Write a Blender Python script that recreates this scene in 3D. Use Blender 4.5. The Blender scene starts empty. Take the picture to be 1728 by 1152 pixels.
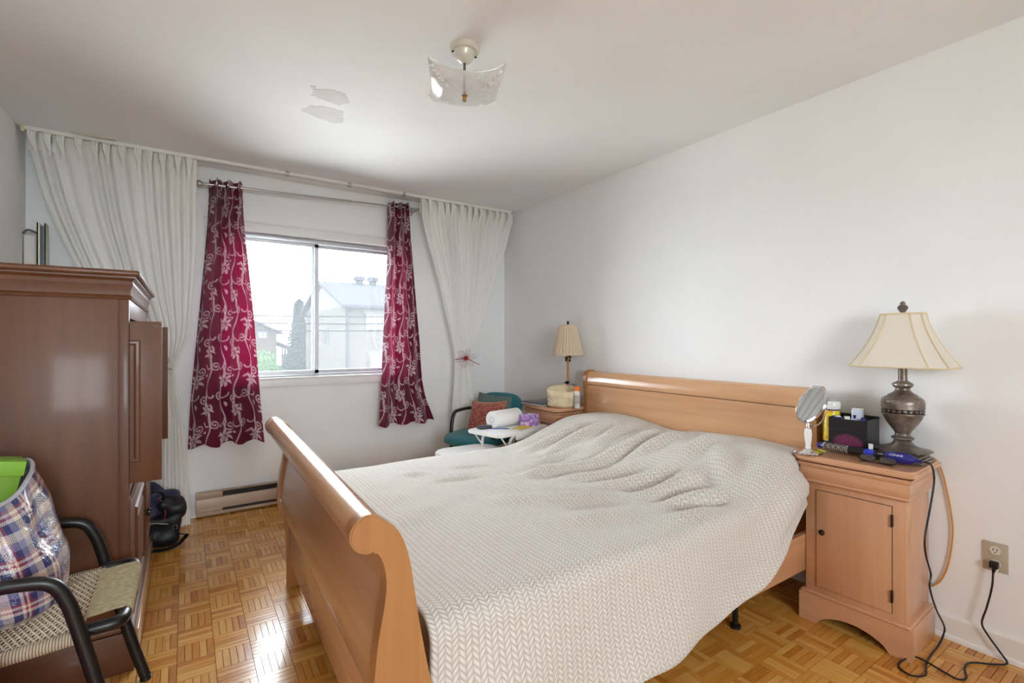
import bpy, bmesh, math, random
import numpy as np
from mathutils import Vector, Matrix, noise
random.seed(7)
PI = math.pi
SC = bpy.context.scene
COL = SC.collection

# ------------------------------------------------------------------ camera, sky, exposure
cam_d = bpy.data.cameras.new('camera')
cam_d.sensor_width = 36.0
cam_d.lens = 36.0 * 824.0 / 1728.0
cam_d.shift_y = -2.0 / 1728.0
cam_d.clip_start = 0.02
cam_d.clip_end = 400
CAM = bpy.data.objects.new('camera', cam_d)
COL.objects.link(CAM)
YAW = math.atan(552.0 / 824.0)
CAM.location = (0, 0, 1.223)
CAM.rotation_euler = (PI / 2, 0, -YAW)
SC.camera = CAM

world = bpy.data.worlds.new('overcast_sky')
SC.world = world
world.use_nodes = True
bg = world.node_tree.nodes['Background']
bg.inputs[0].default_value = (0.88, 0.95, 1.03, 1)
bg.inputs[1].default_value = 1.0

SC.view_settings.view_transform = 'Standard'
SC.view_settings.look = 'None'
SC.view_settings.gamma = 1.0
SC.view_settings.use_curve_mapping = False
SC.view_settings.exposure = 4.9
SC.cycles.use_denoising = True
SC.cycles.max_bounces = 11
SC.cycles.diffuse_bounces = 7
SC.cycles.transparent_max_bounces = 16
SC.cycles.sample_clamp_indirect = 4.0
SC.cycles.caustics_reflective = False
SC.cycles.caustics_refractive = False

# sky portal filling the window opening (guides sampling, gives off no light of its own)
pl = bpy.data.lights.new('window_portal', 'AREA')
pl.shape = 'RECTANGLE'; pl.size = 1.42; pl.size_y = 1.1
pl.cycles.is_portal = True
po = bpy.data.objects.new('window_portal', pl)
po.location = (0.88, 4.2, 1.48)
po.rotation_euler = (-PI / 2, 0, 0)
COL.objects.link(po)

p2 = bpy.data.lights.new('fill_window_portal', 'AREA')  # portal for the added fill window behind the camera
p2.shape = 'RECTANGLE'; p2.size = 1.4; p2.size_y = 1.2
p2.cycles.is_portal = True
po2 = bpy.data.objects.new('fill_window_portal', p2)
po2.location = (.15, -2.56, 1.65)
po2.rotation_euler = (PI / 2, 0, 0)
COL.objects.link(po2)

# ------------------------------------------------------------------ helpers: materials
def lin(c):
    if isinstance(c, str):
        c = c.lstrip('#'); c = [int(c[i:i + 2], 16) / 255 for i in (0, 2, 4)]
    return tuple((v / 12.92 if v <= 0.04045 else ((v + 0.055) / 1.055) ** 2.4) for v in c) + (1,)

class NT:
    def __init__(s, name):
        s.m = bpy.data.materials.new(name); s.m.use_nodes = True
        s.t = s.m.node_tree; s.t.nodes.clear()
        s.out = s.t.nodes.new('ShaderNodeOutputMaterial')
    def n(s, typ, ins=None, **props):
        nd = s.t.nodes.new('ShaderNode' + typ)
        for k, v in props.items(): setattr(nd, k, v)
        for k, v in (ins or {}).items():
            if isinstance(v, bpy.types.NodeSocket): s.t.links.new(v, nd.inputs[k])
            else: nd.inputs[k].default_value = v
        return nd
    def math(s, op, a, b=0.0, c=0.0):
        nd = s.n('Math', {0: a, 1: b, 2: c}, operation=op); return nd.outputs[0]
    def mix(s, fac, a, b, blend='MIX'):
        nd = s.n('Mix', {0: fac, 6: a, 7: b}, data_type='RGBA', blend_type=blend); return nd.outputs[2]
    def ramp(s, fac, stops, interp='LINEAR'):
        nd = s.n('ValToRGB', {0: fac}); cr = nd.color_ramp; cr.interpolation = interp
        while len(cr.elements) < len(stops): cr.elements.new(0.5)
        for e, (p, c) in zip(cr.elements, stops): e.position = p; e.color = c
        return nd.outputs[0]
    def noise(s, vec, scale=5.0, detail=3.0, rough=0.5, dist=0.0):
        return s.n('TexNoise', {'Vector': vec, 'Scale': scale, 'Detail': detail, 'Roughness': rough, 'Distortion': dist})
    def obj(s): return s.n('TexCoord').outputs['Object']
    def uv(s): return s.n('TexCoord').outputs['UV']
    def mapping(s, vec, scale=(1, 1, 1), rot=(0, 0, 0), loc=(0, 0, 0)):
        return s.n('Mapping', {'Vector': vec, 'Scale': scale, 'Rotation': rot, 'Location': loc}).outputs[0]
    def bump(s, h, strength=0.3, dist=0.01):
        return s.n('Bump', {'Height': h, 'Strength': strength, 'Distance': dist}).outputs[0]
    def bsdf(s, color, rough=0.5, metal=0.0, normal=None, spec=0.5, coat=0.0, coat_rough=0.1, sheen=0.0, trans=0.0, emis=None):
        d = {'Base Color': color, 'Roughness': rough, 'Metallic': metal, 'Specular IOR Level': spec,
             'Coat Weight': coat, 'Coat Roughness': coat_rough, 'Sheen Weight': sheen, 'Transmission Weight': trans}
        if normal is not None: d['Normal'] = normal
        return s.n('BsdfPrincipled', d).outputs[0]
    def done(s, sh): s.t.links.new(sh, s.out.inputs[0]); return s.m

def plain(name, col, rough=0.5, metal=0.0, spec=0.5, coat=0.0, var=0.0, vscale=8.0, bump=0.0, bscale=60.0, sheen=0.0):
    t = NT(name); c = lin(col)
    color = c; nrm = None
    if var:
        nz = t.noise(t.obj(), vscale, 4).outputs[0]
        dk = tuple(v * (1 - var) for v in c[:3]) + (1,); lt = tuple(min(1, v * (1 + var)) for v in c[:3]) + (1,)
        color = t.ramp(nz, [(0.3, dk), (0.7, lt)])
    if bump:
        nrm = t.bump(t.noise(t.obj(), bscale, 3).outputs[0], bump, 0.004)
    return t.done(t.bsdf(color, rough, metal, nrm, spec, coat, sheen=sheen))

def wood(name, dark, light, axis='Z', rough=0.32, coat=0.25, scale=1.0):
    t = NT(name); v = t.obj()
    s = {'X': (1.2, 22, 22), 'Y': (22, 1.2, 22), 'Z': (22, 22, 1.2)}[axis]
    mp = t.mapping(v, tuple(a * scale for a in s))
    n1 = t.noise(mp, 1.0, 6, 0.6, 0.6).outputs[0]
    mp2 = t.mapping(v, tuple(a * scale * 0.12 for a in s))
    n2 = t.noise(mp2, 1.0, 3, 0.5, 0.3).outputs[0]
    f = t.math('ADD', t.math('MULTIPLY', n1, 0.55), t.math('MULTIPLY', n2, 0.45))
    col = t.ramp(f, [(0.32, lin(dark)), (0.66, lin(light))])
    nrm = t.bump(n1, 0.04, 0.002)
    return t.done(t.bsdf(col, rough, 0, nrm, 0.5, coat, 0.12))

# ------------------------------------------------------------------ helpers: geometry
def box(bm, x0, x1, y0, y1, z0, z1, bev=0.0, seg=2):
    r = bmesh.ops.create_cube(bm, size=1.0)
    vs = r['verts']
    for v in vs:
        v.co = Vector((x0 + (v.co.x + .5) * (x1 - x0), y0 + (v.co.y + .5) * (y1 - y0), z0 + (v.co.z + .5) * (z1 - z0)))
    if bev:
        es = list({e for v in vs for e in v.link_edges})
        bmesh.ops.bevel(bm, geom=es, offset=bev, segments=seg, affect='EDGES', profile=0.5)
    return vs

def B(*a, **k):
    bm = bmesh.new(); box(bm, *a, **k); return bm

def lathe(bm, prof, c=(0, 0, 0), seg=28, sx=1.0, sy=1.0):
    rings = []
    for r, z in prof:
        if r < 1e-5: rings.append([bm.verts.new((c[0], c[1], c[2] + z))])
        else: rings.append([bm.verts.new((c[0] + sx * r * math.cos(2 * PI * k / seg), c[1] + sy * r * math.sin(2 * PI * k / seg), c[2] + z)) for k in range(seg)])
    for a, b in zip(rings, rings[1:]):
        for k in range(seg):
            q = (k + 1) % seg
            if len(a) == 1 and len(b) == 1: break
            if len(a) == 1: bm.faces.new((a[0], b[q], b[k]))
            elif len(b) == 1: bm.faces.new((a[k], a[q], b[0]))
            else: bm.faces.new((a[k], a[q], b[q], b[k]))
    for rg in (rings[0], rings[-1]):
        if len(rg) > 2:
            bm.faces.new(rg)
    return bm

def L(prof, c=(0, 0, 0), seg=28, **k):
    return lathe(bmesh.new(), prof, c, seg, **k)

def spline(pts, n=8, closed=False):
    P = [Vector(p) for p in pts]; out = []
    m = len(P)
    for i in range(m if closed else m - 1):
        p1, p2 = P[i], P[(i + 1) % m]
        p0 = P[i - 1] if (i > 0 or closed) else p1 * 2 - p2
        p3 = P[(i + 2) % m] if (i + 2 < m or closed) else p2 * 2 - p1
        for k in range(n):
            t = k / n
            out.append(0.5 * ((2 * p1) + (p2 - p0) * t + (2 * p0 - 5 * p1 + 4 * p2 - p3) * t * t + (3 * p1 - p0 - 3 * p2 + p3) * t ** 3))
    if not closed: out.append(P[-1])
    return out

def tube(bm, pts, r=0.005, seg=8, closed=False, flat=1.0):
    P = [Vector(p) for p in pts]; n = len(P)
    R = r if isinstance(r, (list, tuple)) else [r] * n
    rings = []; up = None
    for i in range(n):
        a = P[i - 1] if (i > 0 or closed) else P[0]
        b = P[(i + 1) % n] if (i < n - 1 or closed) else P[-1]
        d = (b - a).normalized()
        if up is None:
            up = d.cross(Vector((0, 0, 1)))
            if up.length < 0.1: up = d.cross(Vector((1, 0, 0)))
            up = up.cross(d).normalized()
        else:
            up = (up - d * up.dot(d)).normalized()
        sd = d.cross(up)
        rings.append([bm.verts.new(P[i] + (sd * math.cos(2 * PI * k / seg) + up * math.sin(2 * PI * k / seg) * flat) * R[i]) for k in range(seg)])
    for i in range(n if closed else n - 1):
        a, b = rings[i], rings[(i + 1) % n]
        for k in range(seg):
            q = (k + 1) % seg
            bm.faces.new((a[k], a[q], b[q], b[k]))
    if not closed:
        bm.faces.new(rings[0]); bm.faces.new(rings[-1])
    return bm

def Tb(pts, r=0.005, seg=8, **k):
    return tube(bmesh.new(), pts, r, seg, **k)

def prism(bm, poly, axis, a0, a1):
    """extrude a polygon given in the plane across `axis`"""
    def P(p, a):
        if axis == 'Y': return (p[0], a, p[1])
        if axis == 'X': return (a, p[0], p[1])
        return (p[0], p[1], a)
    A = [bm.verts.new(P(p, a0)) for p in poly]; Bv = [bm.verts.new(P(p, a1)) for p in poly]
    n = len(poly)
    bm.faces.new(A); bm.faces.new(Bv)
    for i in range(n):
        bm.faces.new((A[i], A[(i + 1) % n], Bv[(i + 1) % n], Bv[i]))
    return bm

def Pr(poly, axis, a0, a1): return prism(bmesh.new(), poly, axis, a0, a1)

def grid(fn, nu, nv, uvfn=None, wrap_u=False):
    """surface fn(u, v) on [0,1]x[0,1]"""
    bm = bmesh.new(); uvl = bm.loops.layers.uv.new('UVMap')
    V = [[bm.verts.new(fn(i / nu, j / nv)) for i in range(nu if wrap_u else nu + 1)] for j in range(nv + 1)]
    for j in range(nv):
        for i in range(nu):
            i2 = (i + 1) % nu if wrap_u else i + 1
            f = bm.faces.new((V[j][i], V[j][i2], V[j + 1][i2], V[j + 1][i]))
            for lp, (a, b) in zip(f.loops, ((i, j), (i + 1, j), (i + 1, j + 1), (i, j + 1))):
                u, v = a / nu, b / nv
                lp[uvl].uv = uvfn(u, v) if uvfn else (u, v)
    return bm

def blob(c, h, p=3.0, seg=24, rings=14, nz=0.0, nscale=6.0, seed=0.0):
    """rounded box / superellipsoid"""
    bm = bmesh.new()
    def sg(v, e): return math.copysign(abs(v) ** e, v)
    e = 2.0 / p; R = []
    for j in range(rings + 1):
        th = -PI / 2 + PI * j / rings
        row = []
        for i in range(seg):
            ph = 2 * PI * i / seg
            q = Vector((sg(math.cos(th), e) * sg(math.cos(ph), e), sg(math.cos(th), e) * sg(math.sin(ph), e), sg(math.sin(th), e)))
            w = Vector((c[0] + q.x * h[0], c[1] + q.y * h[1], c[2] + q.z * h[2]))
            if nz: w += q.normalized() * nz * noise.noise(w * nscale + Vector((seed, seed, seed)))
            if j in (0, rings) and i > 0: row.append(row[0]); continue
            row.append(bm.verts.new(w))
        R.append(row)
    for j in range(rings):
        for i in range(seg):
            q = (i + 1) % seg
            vs = []
            for v in (R[j][i], R[j][q], R[j + 1][q], R[j + 1][i]):
                if v not in vs: vs.append(v)
            if len(vs) > 2: bm.faces.new(vs)
    return bm

def xf(bm, M_):
    bmesh.ops.transform(bm, matrix=M_, verts=bm.verts[:]); return bm

def join(*bms):
    out = bms[0]
    for b in bms[1:]:
        me = bpy.data.meshes.new('tmp'); b.to_mesh(me); b.free(); out.from_mesh(me); bpy.data.meshes.remove(me)
    return out

def obj(name, bm, mat, parent=None, smooth=True, W=False, ang=35, label=None, normals=True):
    """one mesh object; W: bm is in world space, moved into the parent's space"""
    if W and parent is not None:
        xf(bm, parent.matrix_basis.inverted())
    if normals: bmesh.ops.recalc_face_normals(bm, faces=bm.faces[:])
    me = bpy.data.meshes.new(name); bm.to_mesh(me); bm.free()
    if smooth:
        me.polygons.foreach_set('use_smooth', [True] * len(me.polygons))
        me.set_sharp_from_angle(angle=math.radians(ang))
    o = bpy.data.objects.new(name, me); COL.objects.link(o)
    if mat: me.materials.append(mat)
    if parent is not None: o.parent = parent
    if label: o['label'] = label
    return o

def tag(o, label, cat, group=None):
    o['label'] = label; o['category'] = cat
    if group: o['group'] = group
    return o

def thing(name, label, cat, loc=(0, 0, 0), rotz=0.0, group=None):
    o = bpy.data.objects.new(name, None); COL.objects.link(o)
    o.empty_display_size = 0.05
    o.location = loc; o.rotation_euler = (0, 0, rotz)
    o.matrix_basis = Matrix.Translation(loc) @ Matrix.Rotation(rotz, 4, 'Z')
    return tag(o, label, cat, group)

def struct(name, bm, mat, parent=None, smooth=False, label=None):
    o = obj(name, bm, mat, parent, smooth=smooth)
    if parent is None: o['kind'] = 'structure'
    if label: o['label'] = label
    return o

def sempty(name, loc=(0, 0, 0)):
    o = bpy.data.objects.new(name, None); COL.objects.link(o); o.location = loc
    o.matrix_basis = Matrix.Translation(loc)
    o['kind'] = 'structure'; return o

def ss(a, b, x):
    t = min(1, max(0, (x - a) / (b - a))); return t * t * (3 - 2 * t)

def interp(tab, x):
    if x <= tab[0][0]: return tab[0][1]
    for (a, va), (b, vb) in zip(tab, tab[1:]):
        if x <= b: return va + (vb - va) * (x - a) / (b - a)
    return tab[-1][1]

def smooth_interp(tab, x):
    """Catmull-Rom through the table"""
    n = len(tab)
    if x <= tab[0][0]: return tab[0][1]
    if x >= tab[-1][0]: return tab[-1][1]
    for i in range(n - 1):
        if tab[i][0] <= x <= tab[i + 1][0]:
            x1, y1 = tab[i]; x2, y2 = tab[i + 1]
            h = x2 - x1
            m1 = (y2 - tab[i - 1][1]) / (x2 - tab[i - 1][0]) if i > 0 else (y2 - y1) / h
            m2 = (tab[i + 2][1] - y1) / (tab[i + 2][0] - x1) if i + 2 < n else (y2 - y1) / h
            t = (x - x1) / h
            return (2*t**3 - 3*t*t + 1) * y1 + (t**3 - 2*t*t + t) * h * m1 + (-2*t**3 + 3*t*t) * y2 + (t**3 - t*t) * h * m2
# ------------------------------------------------------------------ the room
XL, XR, YB, YF, H = -0.79, 2.616, 4.04, -2.40, 2.44
WX0, WX1, WZ0, WZ1 = 0.17, 1.56, 0.94, 2.02       # window opening

def paint(name, col, rough=0.55, stain=0.03):
    t = NT(name); v = t.obj(); c = lin(col)
    n1 = t.noise(v, 1.7, 4, 0.6).outputs[0]
    dk = tuple(a * (1 - stain) for a in c[:3]) + (1,)
    colr = t.ramp(n1, [(0.35, dk), (0.6, c)])
    nb = t.noise(v, 140, 2).outputs[0]
    nb2 = t.noise(v, 6, 4).outputs[0]
    h = t.math('ADD', t.math('MULTIPLY', nb, 0.3), nb2)
    return t.done(t.bsdf(colr, rough, 0, t.bump(h, 0.08, 0.004), 0.3))

m_wall = paint('wall_paint', '#F0F0F0')
m_ceil = paint('ceiling_paint', '#F3F3F4', 0.7)
m_trimw = plain('trim_white', '#E9E7E4', 0.4, var=0.03, vscale=5)
m_slab = plain('floor_underlay', '#8A5C30', 0.8)

floor_o = struct('floor', B(XL - .1, XR + .1, YF - .1, YB + .1, -0.1, -0.004), m_slab)
ceil_o = struct('ceiling', B(XL - .1, XR + .1, YF - .1, YB + .25, H, H + 0.1), m_ceil)
struct('wall_left', B(XL - .12, XL, YF - .1, YB, -0.1, H), m_wall)
struct('wall_right', B(XR, XR + .12, YF - .1, YB, -0.1, H), m_wall)
# the wall far behind the camera has an unseen window added for fill light
DX0, DX1, DZ0, DZ1 = -.55, .85, 1.05, 2.25
bm = bmesh.new()
box(bm, XL, DX0, YF - .12, YF, -0.1, H); box(bm, DX1, XR, YF - .12, YF, -0.1, H); box(bm, DX0, DX1, YF - .12, YF, DZ1, H); box(bm, DX0, DX1, YF - .12, YF, -0.1, DZ0)
struct('wall_front', bm, m_wall)
bm = bmesh.new()
TH = 0.2
box(bm, XL - .12, WX0, YB, YB + TH, -0.1, H)
box(bm, WX1, XR + .12, YB, YB + TH, -0.1, H)
box(bm, WX0, WX1, YB, YB + TH, -0.1, WZ0)
box(bm, WX0, WX1, YB, YB + TH, WZ1, H)
struct('wall_back', bm, m_wall)

# skim-coat patches and a crack on the ceiling
m_patch = plain('plaster_patch', '#DCDBDA', 0.75, var=0.05, vscale=12)
def patch(pts, nm, parent, z, seed):
    rnd = random.Random(seed); P = []
    for i, p in enumerate(pts):
        q = pts[(i + 1) % len(pts)]
        for k in range(6):
            t = k / 6
            P.append((p[0] + (q[0] - p[0]) * t + rnd.uniform(-.006, .006), p[1] + (q[1] - p[1]) * t + rnd.uniform(-.006, .006)))
    obj(nm, Pr(P, 'Z', z - 0.0012, z + 0.001), m_patch, parent, smooth=False)
patch([(.515, 2.50), (.60, 2.455), (.665, 2.465), (.70, 2.54), (.66, 2.60), (.585, 2.585), (.525, 2.57)], 'plaster_patch', ceil_o, H, 1)
patch([(.51, 2.77), (.545, 2.68), (.62, 2.655), (.70, 2.66), (.735, 2.80), (.68, 2.83), (.60, 2.81)], 'plaster_patch', ceil_o, H, 2)
patch([(.50, 2.475), (.52, 2.47), (.522, 2.485), (.503, 2.49)], 'plaster_patch', ceil_o, H, 3)

# baseboards with a quarter round at the foot
def baseboard(name, x0, x1, y0, y1, axis):
    bm = bmesh.new()
    if axis == 'Y':
        prism(bm, [(x1, 0), (x1, .098), (x1 - .008, .098), (x1 - .013, .088), (x1 - .013, .02), (x1 - .022, .014), (x1 - .024, 0)] if name == 'baseboard_right' else
              [(x0, 0), (x0, .098), (x0 + .008, .098), (x0 + .013, .088), (x0 + .013, .02), (x0 + .022, .014), (x0 + .024, 0)], 'Y', y0, y1)
    else:
        prism(bm, [(y1, 0), (y1, .098), (y1 - .008, .098), (y1 - .013, .088), (y1 - .013, .02), (y1 - .022, .014), (y1 - .024, 0)], 'X', x0, x1)
    struct(name, bm, m_trimw)
baseboard('baseboard_right', XR, XR, YF, YB, 'Y')
baseboard('baseboard_left', XL, XL, YF, YB, 'Y')
baseboard('baseboard_back', XL + .025, XR - .025, YB, YB, 'X')

# ------------------------------------------------------------------ window
m_alu = plain('window_aluminium', '#C9CBD0', 0.38, 0.55, var=0.05)
m_glass = NT('window_glass')
_fr = m_glass.n('Fresnel', {'IOR': 1.35}).outputs[0]
_tr = m_glass.n('BsdfTransparent', {'Color': (0.96, 0.975, 0.97, 1)}).outputs[0]
_gl = m_glass.n('BsdfGlossy', {'Color': (1, 1, 1, 1), 'Roughness': 0.02}).outputs[0]
_veil = m_glass.n('BsdfTranslucent', {'Color': (0.95, 0.97, 1.0, 1)}).outputs[0]  # translucent share lays a white haze over the overexposed view outside
_s1 = m_glass.n('MixShader', {0: 0.020, 1: _tr, 2: _veil}).outputs[0]
m_glass = m_glass.done(m_glass.n('MixShader', {0: _fr, 1: _s1, 2: _gl}).outputs[0])

win = sempty('window_1', (WX0, YB, WZ0))
def wpart(nm, *a, mat=None, parent=None, bev=0.002):
    return obj(nm, B(*a, bev=bev), mat or m_alu, parent or win, W=True) if parent is None else None
fy0, fy1 = YB + .05, YB + .13
wpart('window_frame', WX0, WX1, fy0, fy1, WZ1 - .035, WZ1 - .001)
wpart('window_frame', WX0, WX1, fy0, fy1, WZ0 + .001, WZ0 + .022)
wpart('window_frame', WX0 + .001, WX0 + .03, fy0, fy1, WZ0, WZ1)
wpart('window_frame', WX1 - .03, WX1 - .001, fy0, fy1, WZ0, WZ1)
MX = 0.866
for k, (a, b, yy) in enumerate(((WX0 + .03, MX + .022, fy0 + .012), (MX - .022, WX1 - .03, fy0 + .042))):
    z0, z1 = WZ0 + .022, WZ1 - .035
    bm = bmesh.new()
    box(bm, a, a + .03, yy, yy + .024, z0, z1)
    box(bm, b - .03, b, yy, yy + .024, z0, z1)
    box(bm, a, b, yy, yy + .024, z0, z0 + .026)
    box(bm, a, b, yy, yy + .024, z1 - .022, z1)
    sash = obj('window_sash', bm, m_alu, win, W=True, smooth=False)
    bm = B(a + .028, b - .028, yy + .011, yy + .0125, z0 + .024, z1 - .02)
    xf(bm, win.matrix_basis.inverted())
    obj('pane', bm, m_glass, sash, smooth=False, label='sliding glass pane')
fill_win = sempty('added_fill_window', (DX0, YF, DZ0))  # unseen window, added only to fill the room with daylight
for a, b, yy in ((DX0, (DX0 + DX1) / 2 + .03, YF - .06), ((DX0 + DX1) / 2 - .03, DX1, YF - .09)):
    bm = bmesh.new()
    box(bm, a, a + .05, yy, yy + .025, DZ0, DZ1); box(bm, b - .05, b, yy, yy + .025, DZ0, DZ1); box(bm, a, b, yy, yy + .025, DZ0, DZ0 + .05); box(bm, a, b, yy, yy + .025, DZ1 - .05, DZ1)
    sash = obj('window_sash', bm, m_alu, fill_win, W=True, smooth=False)
    bm = B(a + .048, b - .048, yy + .012, yy + .0135, DZ0 + .048, DZ1 - .048); xf(bm, fill_win.matrix_basis.inverted()); obj('pane', bm, m_glass, sash, smooth=False)
# painted casing and sill
m_cas = plain('casing_paint', '#EAE9E8', 0.45, var=0.02)
bm = bmesh.new()
box(bm, WX0 - .06, WX1 + .06, YB - .014, YB - .0005, WZ1, WZ1 + .065, bev=.003)
box(bm, WX0 - .06, WX1 + .06, YB - .02, YB - .0005, WZ1 + .065, WZ1 + .078, bev=.003)
box(bm, WX0 - .06, WX0, YB - .014, YB - .0005, WZ0 - .06, WZ1, bev=.003)
box(bm, WX1, WX1 + .06, YB - .014, YB - .0005, WZ0 - .06, WZ1, bev=.003)
box(bm, WX0 - .06, WX1 + .06, YB - .016, YB - .0005, WZ0 - .068, WZ0 - .012, bev=.003)
struct('trim_1', bm, m_cas, smooth=True)
struct('trim_2', B(WX0 - .05, WX1 + .05, YB - .022, YB + .05, WZ0 - .012, WZ0 + .003, bev=.003), m_cas, smooth=True)

# electric baseboard heater
m_heat = plain('heater_enamel', '#B49C86', 0.4, 0.1, var=0.04)
m_fin = plain('heater_dark', '#3A332C', 0.6)
ht = thing('baseboard_heater', 'long beige electric baseboard heater on the wall under the window', 'heater', (.07, YB, 0))
hx0, hx1, hy = .065, 1.30, YB - .065
obj('casing', Pr([(YB - .027, .012), (YB - .027, .172), (hy + .015, .172), (hy + .012, .167), (YB - .034, .160), (YB - .034, .012)], 'X', hx0, hx1), m_heat, ht, W=True)
obj('front_panel', Pr([(hy + .004, .128), (hy, .12), (hy, .052), (hy + .006, .048), (hy + .009, .05), (hy + .004, .055), (hy + .004, .118), (hy + .012, .13)], 'X', hx0, hx1), m_heat, ht, W=True)
obj('bottom_rail', B(hx0, hx1, hy, YB - .027, .008, .03, bev=.002), m_heat, ht, W=True)
obj('end_cap', B(hx0 - .003, hx0 + .155, hy - .0015, hy + .02, .128, .168, bev=.002), m_heat, ht, W=True)
obj('end_cap', B(hx0 - .003, hx0 + .002, hy, YB - .026, .008, .172, bev=.001), m_heat, ht, W=True)
obj('end_cap', B(hx1 - .002, hx1 + .003, hy, YB - .026, .008, .172, bev=.001), m_heat, ht, W=True)
obj('end_cap', B(hx0, hx0 + .155, hy - .001, hy + .02, .03, .055, bev=.002), m_heat, ht, W=True)
bm = bmesh.new()
for k in range(150): 
    x = hx0 + .16 + k * (hx1 - hx0 - .32) / 149
    box(bm, x, x + .001, hy + .014, YB - .036, .05, .15)
o = obj('heating_fins', bm, m_fin, ht, W=True, smooth=False); o['kind'] = 'stuff'
obj('heating_pipe', B(hx0 + .01, hx1 - .01, YB - .04, YB - .034, .03, .158), m_fin, ht, W=True)

# wall outlet
m_plate = plain('outlet_plate', '#B5A998', 0.35)
m_sock = plain('outlet_socket', '#D8D2C6', 0.35)
m_black = plain('black_plastic', '#141214', 0.35)
ou = thing('wall_outlet', 'beige two-socket wall outlet low on the wall right of the nightstand', 'outlet', (XR, .53, .383))
obj('cover_plate', B(XR - .006, XR - .0005, .494, .566, .327, .439, bev=.002), m_plate, ou, W=True)
for zc in (.409, .357):
    s = L([(.0, .0), (.0165, .0), (.0165, .003), (.0, .003)], seg=20); xf(s, Matrix.Translation((XR - .006, .53, zc)) @ Matrix.Rotation(-PI / 2, 4, 'Y'))
    so = obj('socket', s, m_sock, ou, W=True)
    for dy, dz, w, h_ in ((.006, .003, .0012, .004), (-.006, .003, .0012, .0045), (0, -.008, .002, .002)):
        bm = B(XR - .0095, XR - .0088, .53 + dy - w, .53 + dy + w, zc + dz - h_, zc + dz + h_); xf(bm, ou.matrix_basis.inverted())
        obj('slot', bm, m_black, so)
# ------------------------------------------------------------------ bed
m_bedY = wood('maple_along_width', '#BE8A62', '#D6A87E', 'Y', 0.26, 0.5)
m_bedZ = wood('maple_upright_shaded', '#9A683F', '#B48152', 'Z', 0.3, 0.4)  # same maple toned darker: shade of the post ends put into the colour
m_bedX = wood('maple_along_length', '#BE8A62', '#D6A87E', 'X', 0.3, 0.4)
bed = thing('sleigh_bed', 'honey-coloured wooden sleigh bed with curled footboard against the right wall', 'bed', (1.45, 1.85, 0))
SK = .0217
def sk(bm):
    for v in bm.verts: v.co.x += SK * (v.co.y - 1.05)
    return bm
Y0, Y1 = 1.05, 2.66
outer = [(.386, 0.0), (.386, .137), (.384, .25), (.380, .316), (.360, .36), (.347, .40), (.341, .451), (.345, .50), (.353, .568), (.366, .64), (.370, .69), (.362, .735), (.347, .762)]
rc, rr = (.333, .802), .043
ang = [(-70 - k * 250 / 22) for k in range(23)]          # around the roll, clockwise seen from the near end
roll = [(rc[0] + rr * math.cos(math.radians(a)), rc[1] + rr * math.sin(math.radians(a))) for a in ang]
inner = [(.389, .808), (.411, .770), (.425, .722), (.435, .66), (.448, .575), (.468, .47), (.486, .38), (.486, .30), (.468, .24), (.455, .18), (.452, 0.0)]
prof = outer + roll[1:] + inner
def smoothpoly(p, n=5):
    q = [(x, 0, z) for x, z in p]; return [(v.x, v.z) for v in spline(q, n)]
so_ = smoothpoly(outer[3:]); si_ = smoothpoly([roll[-3]] + inner[:9])[5:]
post = [outer[0], outer[1], outer[2]] + so_ + roll[1:-3] + si_ + inner[9:]
fb = obj('footboard', sk(Pr([(x + .012, z) for x, z in so_ if z > .325 ] + [(.375, .79), (.395, .76)] + [(x - .018, z) for x, z in si_ if .325 < z < .74], 'Y', Y0 + .04, Y1 - .04)), m_bedY, bed, W=True)
for a, b in ((Y0, Y0 + .045), (Y1 - .045, Y1)):
    bm = Pr(post, 'Y', a, b)
    bmesh.ops.bevel(bm, geom=[e for e in bm.edges if abs(e.verts[0].co.y - e.verts[1].co.y) < 1e-6], offset=.004, segments=2, affect='EDGES')
    obj('footboard_post', sk(bm), m_bedZ, bed, W=True)
rl = [(rc[0] + (rr - .003) * math.cos(2 * PI * k / 36), rc[1] + (rr - .003) * math.sin(2 * PI * k / 36)) for k in range(36)]
obj('footboard_roll', sk(Pr(rl, 'Y', Y0 + .02, Y1 - .02)), m_bedY, bed, W=True)
obj('footboard_bead', sk(Tb([(.362, Y0 + .03, .757), (.362, Y1 - .03, .757)], .007)), m_bedY, bed, W=True)
obj('lower_board', sk(B(.392, .425, Y0 + .04, Y1 - .04, .137, .322, bev=.004)), m_bedY, bed, W=True)
# headboard: flat panel that curls back to the wall
HY0, HY1 = 1.118, 2.745
def hb(off):
    f = [(2.50, .10), (2.50, .60), (2.494, .80), (2.489, .893)]
    top = [(2.487, .902), (2.486, .925), (2.492, .955), (2.510, .980), (2.537, .992), (2.565, .985), (2.582, .965), (2.585, .94)]
    back = [(2.560, .935), (2.540, .90), (2.535, .60), (2.535, .10)]
    t = smoothpoly(top, 4)
    return [(x - off if x < 2.53 else x, z + (off if z > .93 else 0)) for x, z in f + t + back]
P = hb(0)
obj('headboard_panel', Pr([p for p in P if p[1] < .895 and p[0] < 2.51] + [(2.535, .89), (2.535, .10)], 'Y', HY0 + .03, HY1 - .03), m_bedY, bed, W=True)
tp = [(2.4885, .8965)] + smoothpoly([(2.484, .904), (2.484, .925), (2.492, .955), (2.510, .980), (2.537, .992), (2.565, .985), (2.582, .965), (2.585, .94)], 4) + [(2.56, .935), (2.535, .898)]
obj('headboard_roll', Pr(tp, 'Y', HY0 + .03, HY1 - .03), m_bedY, bed, W=True)
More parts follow.
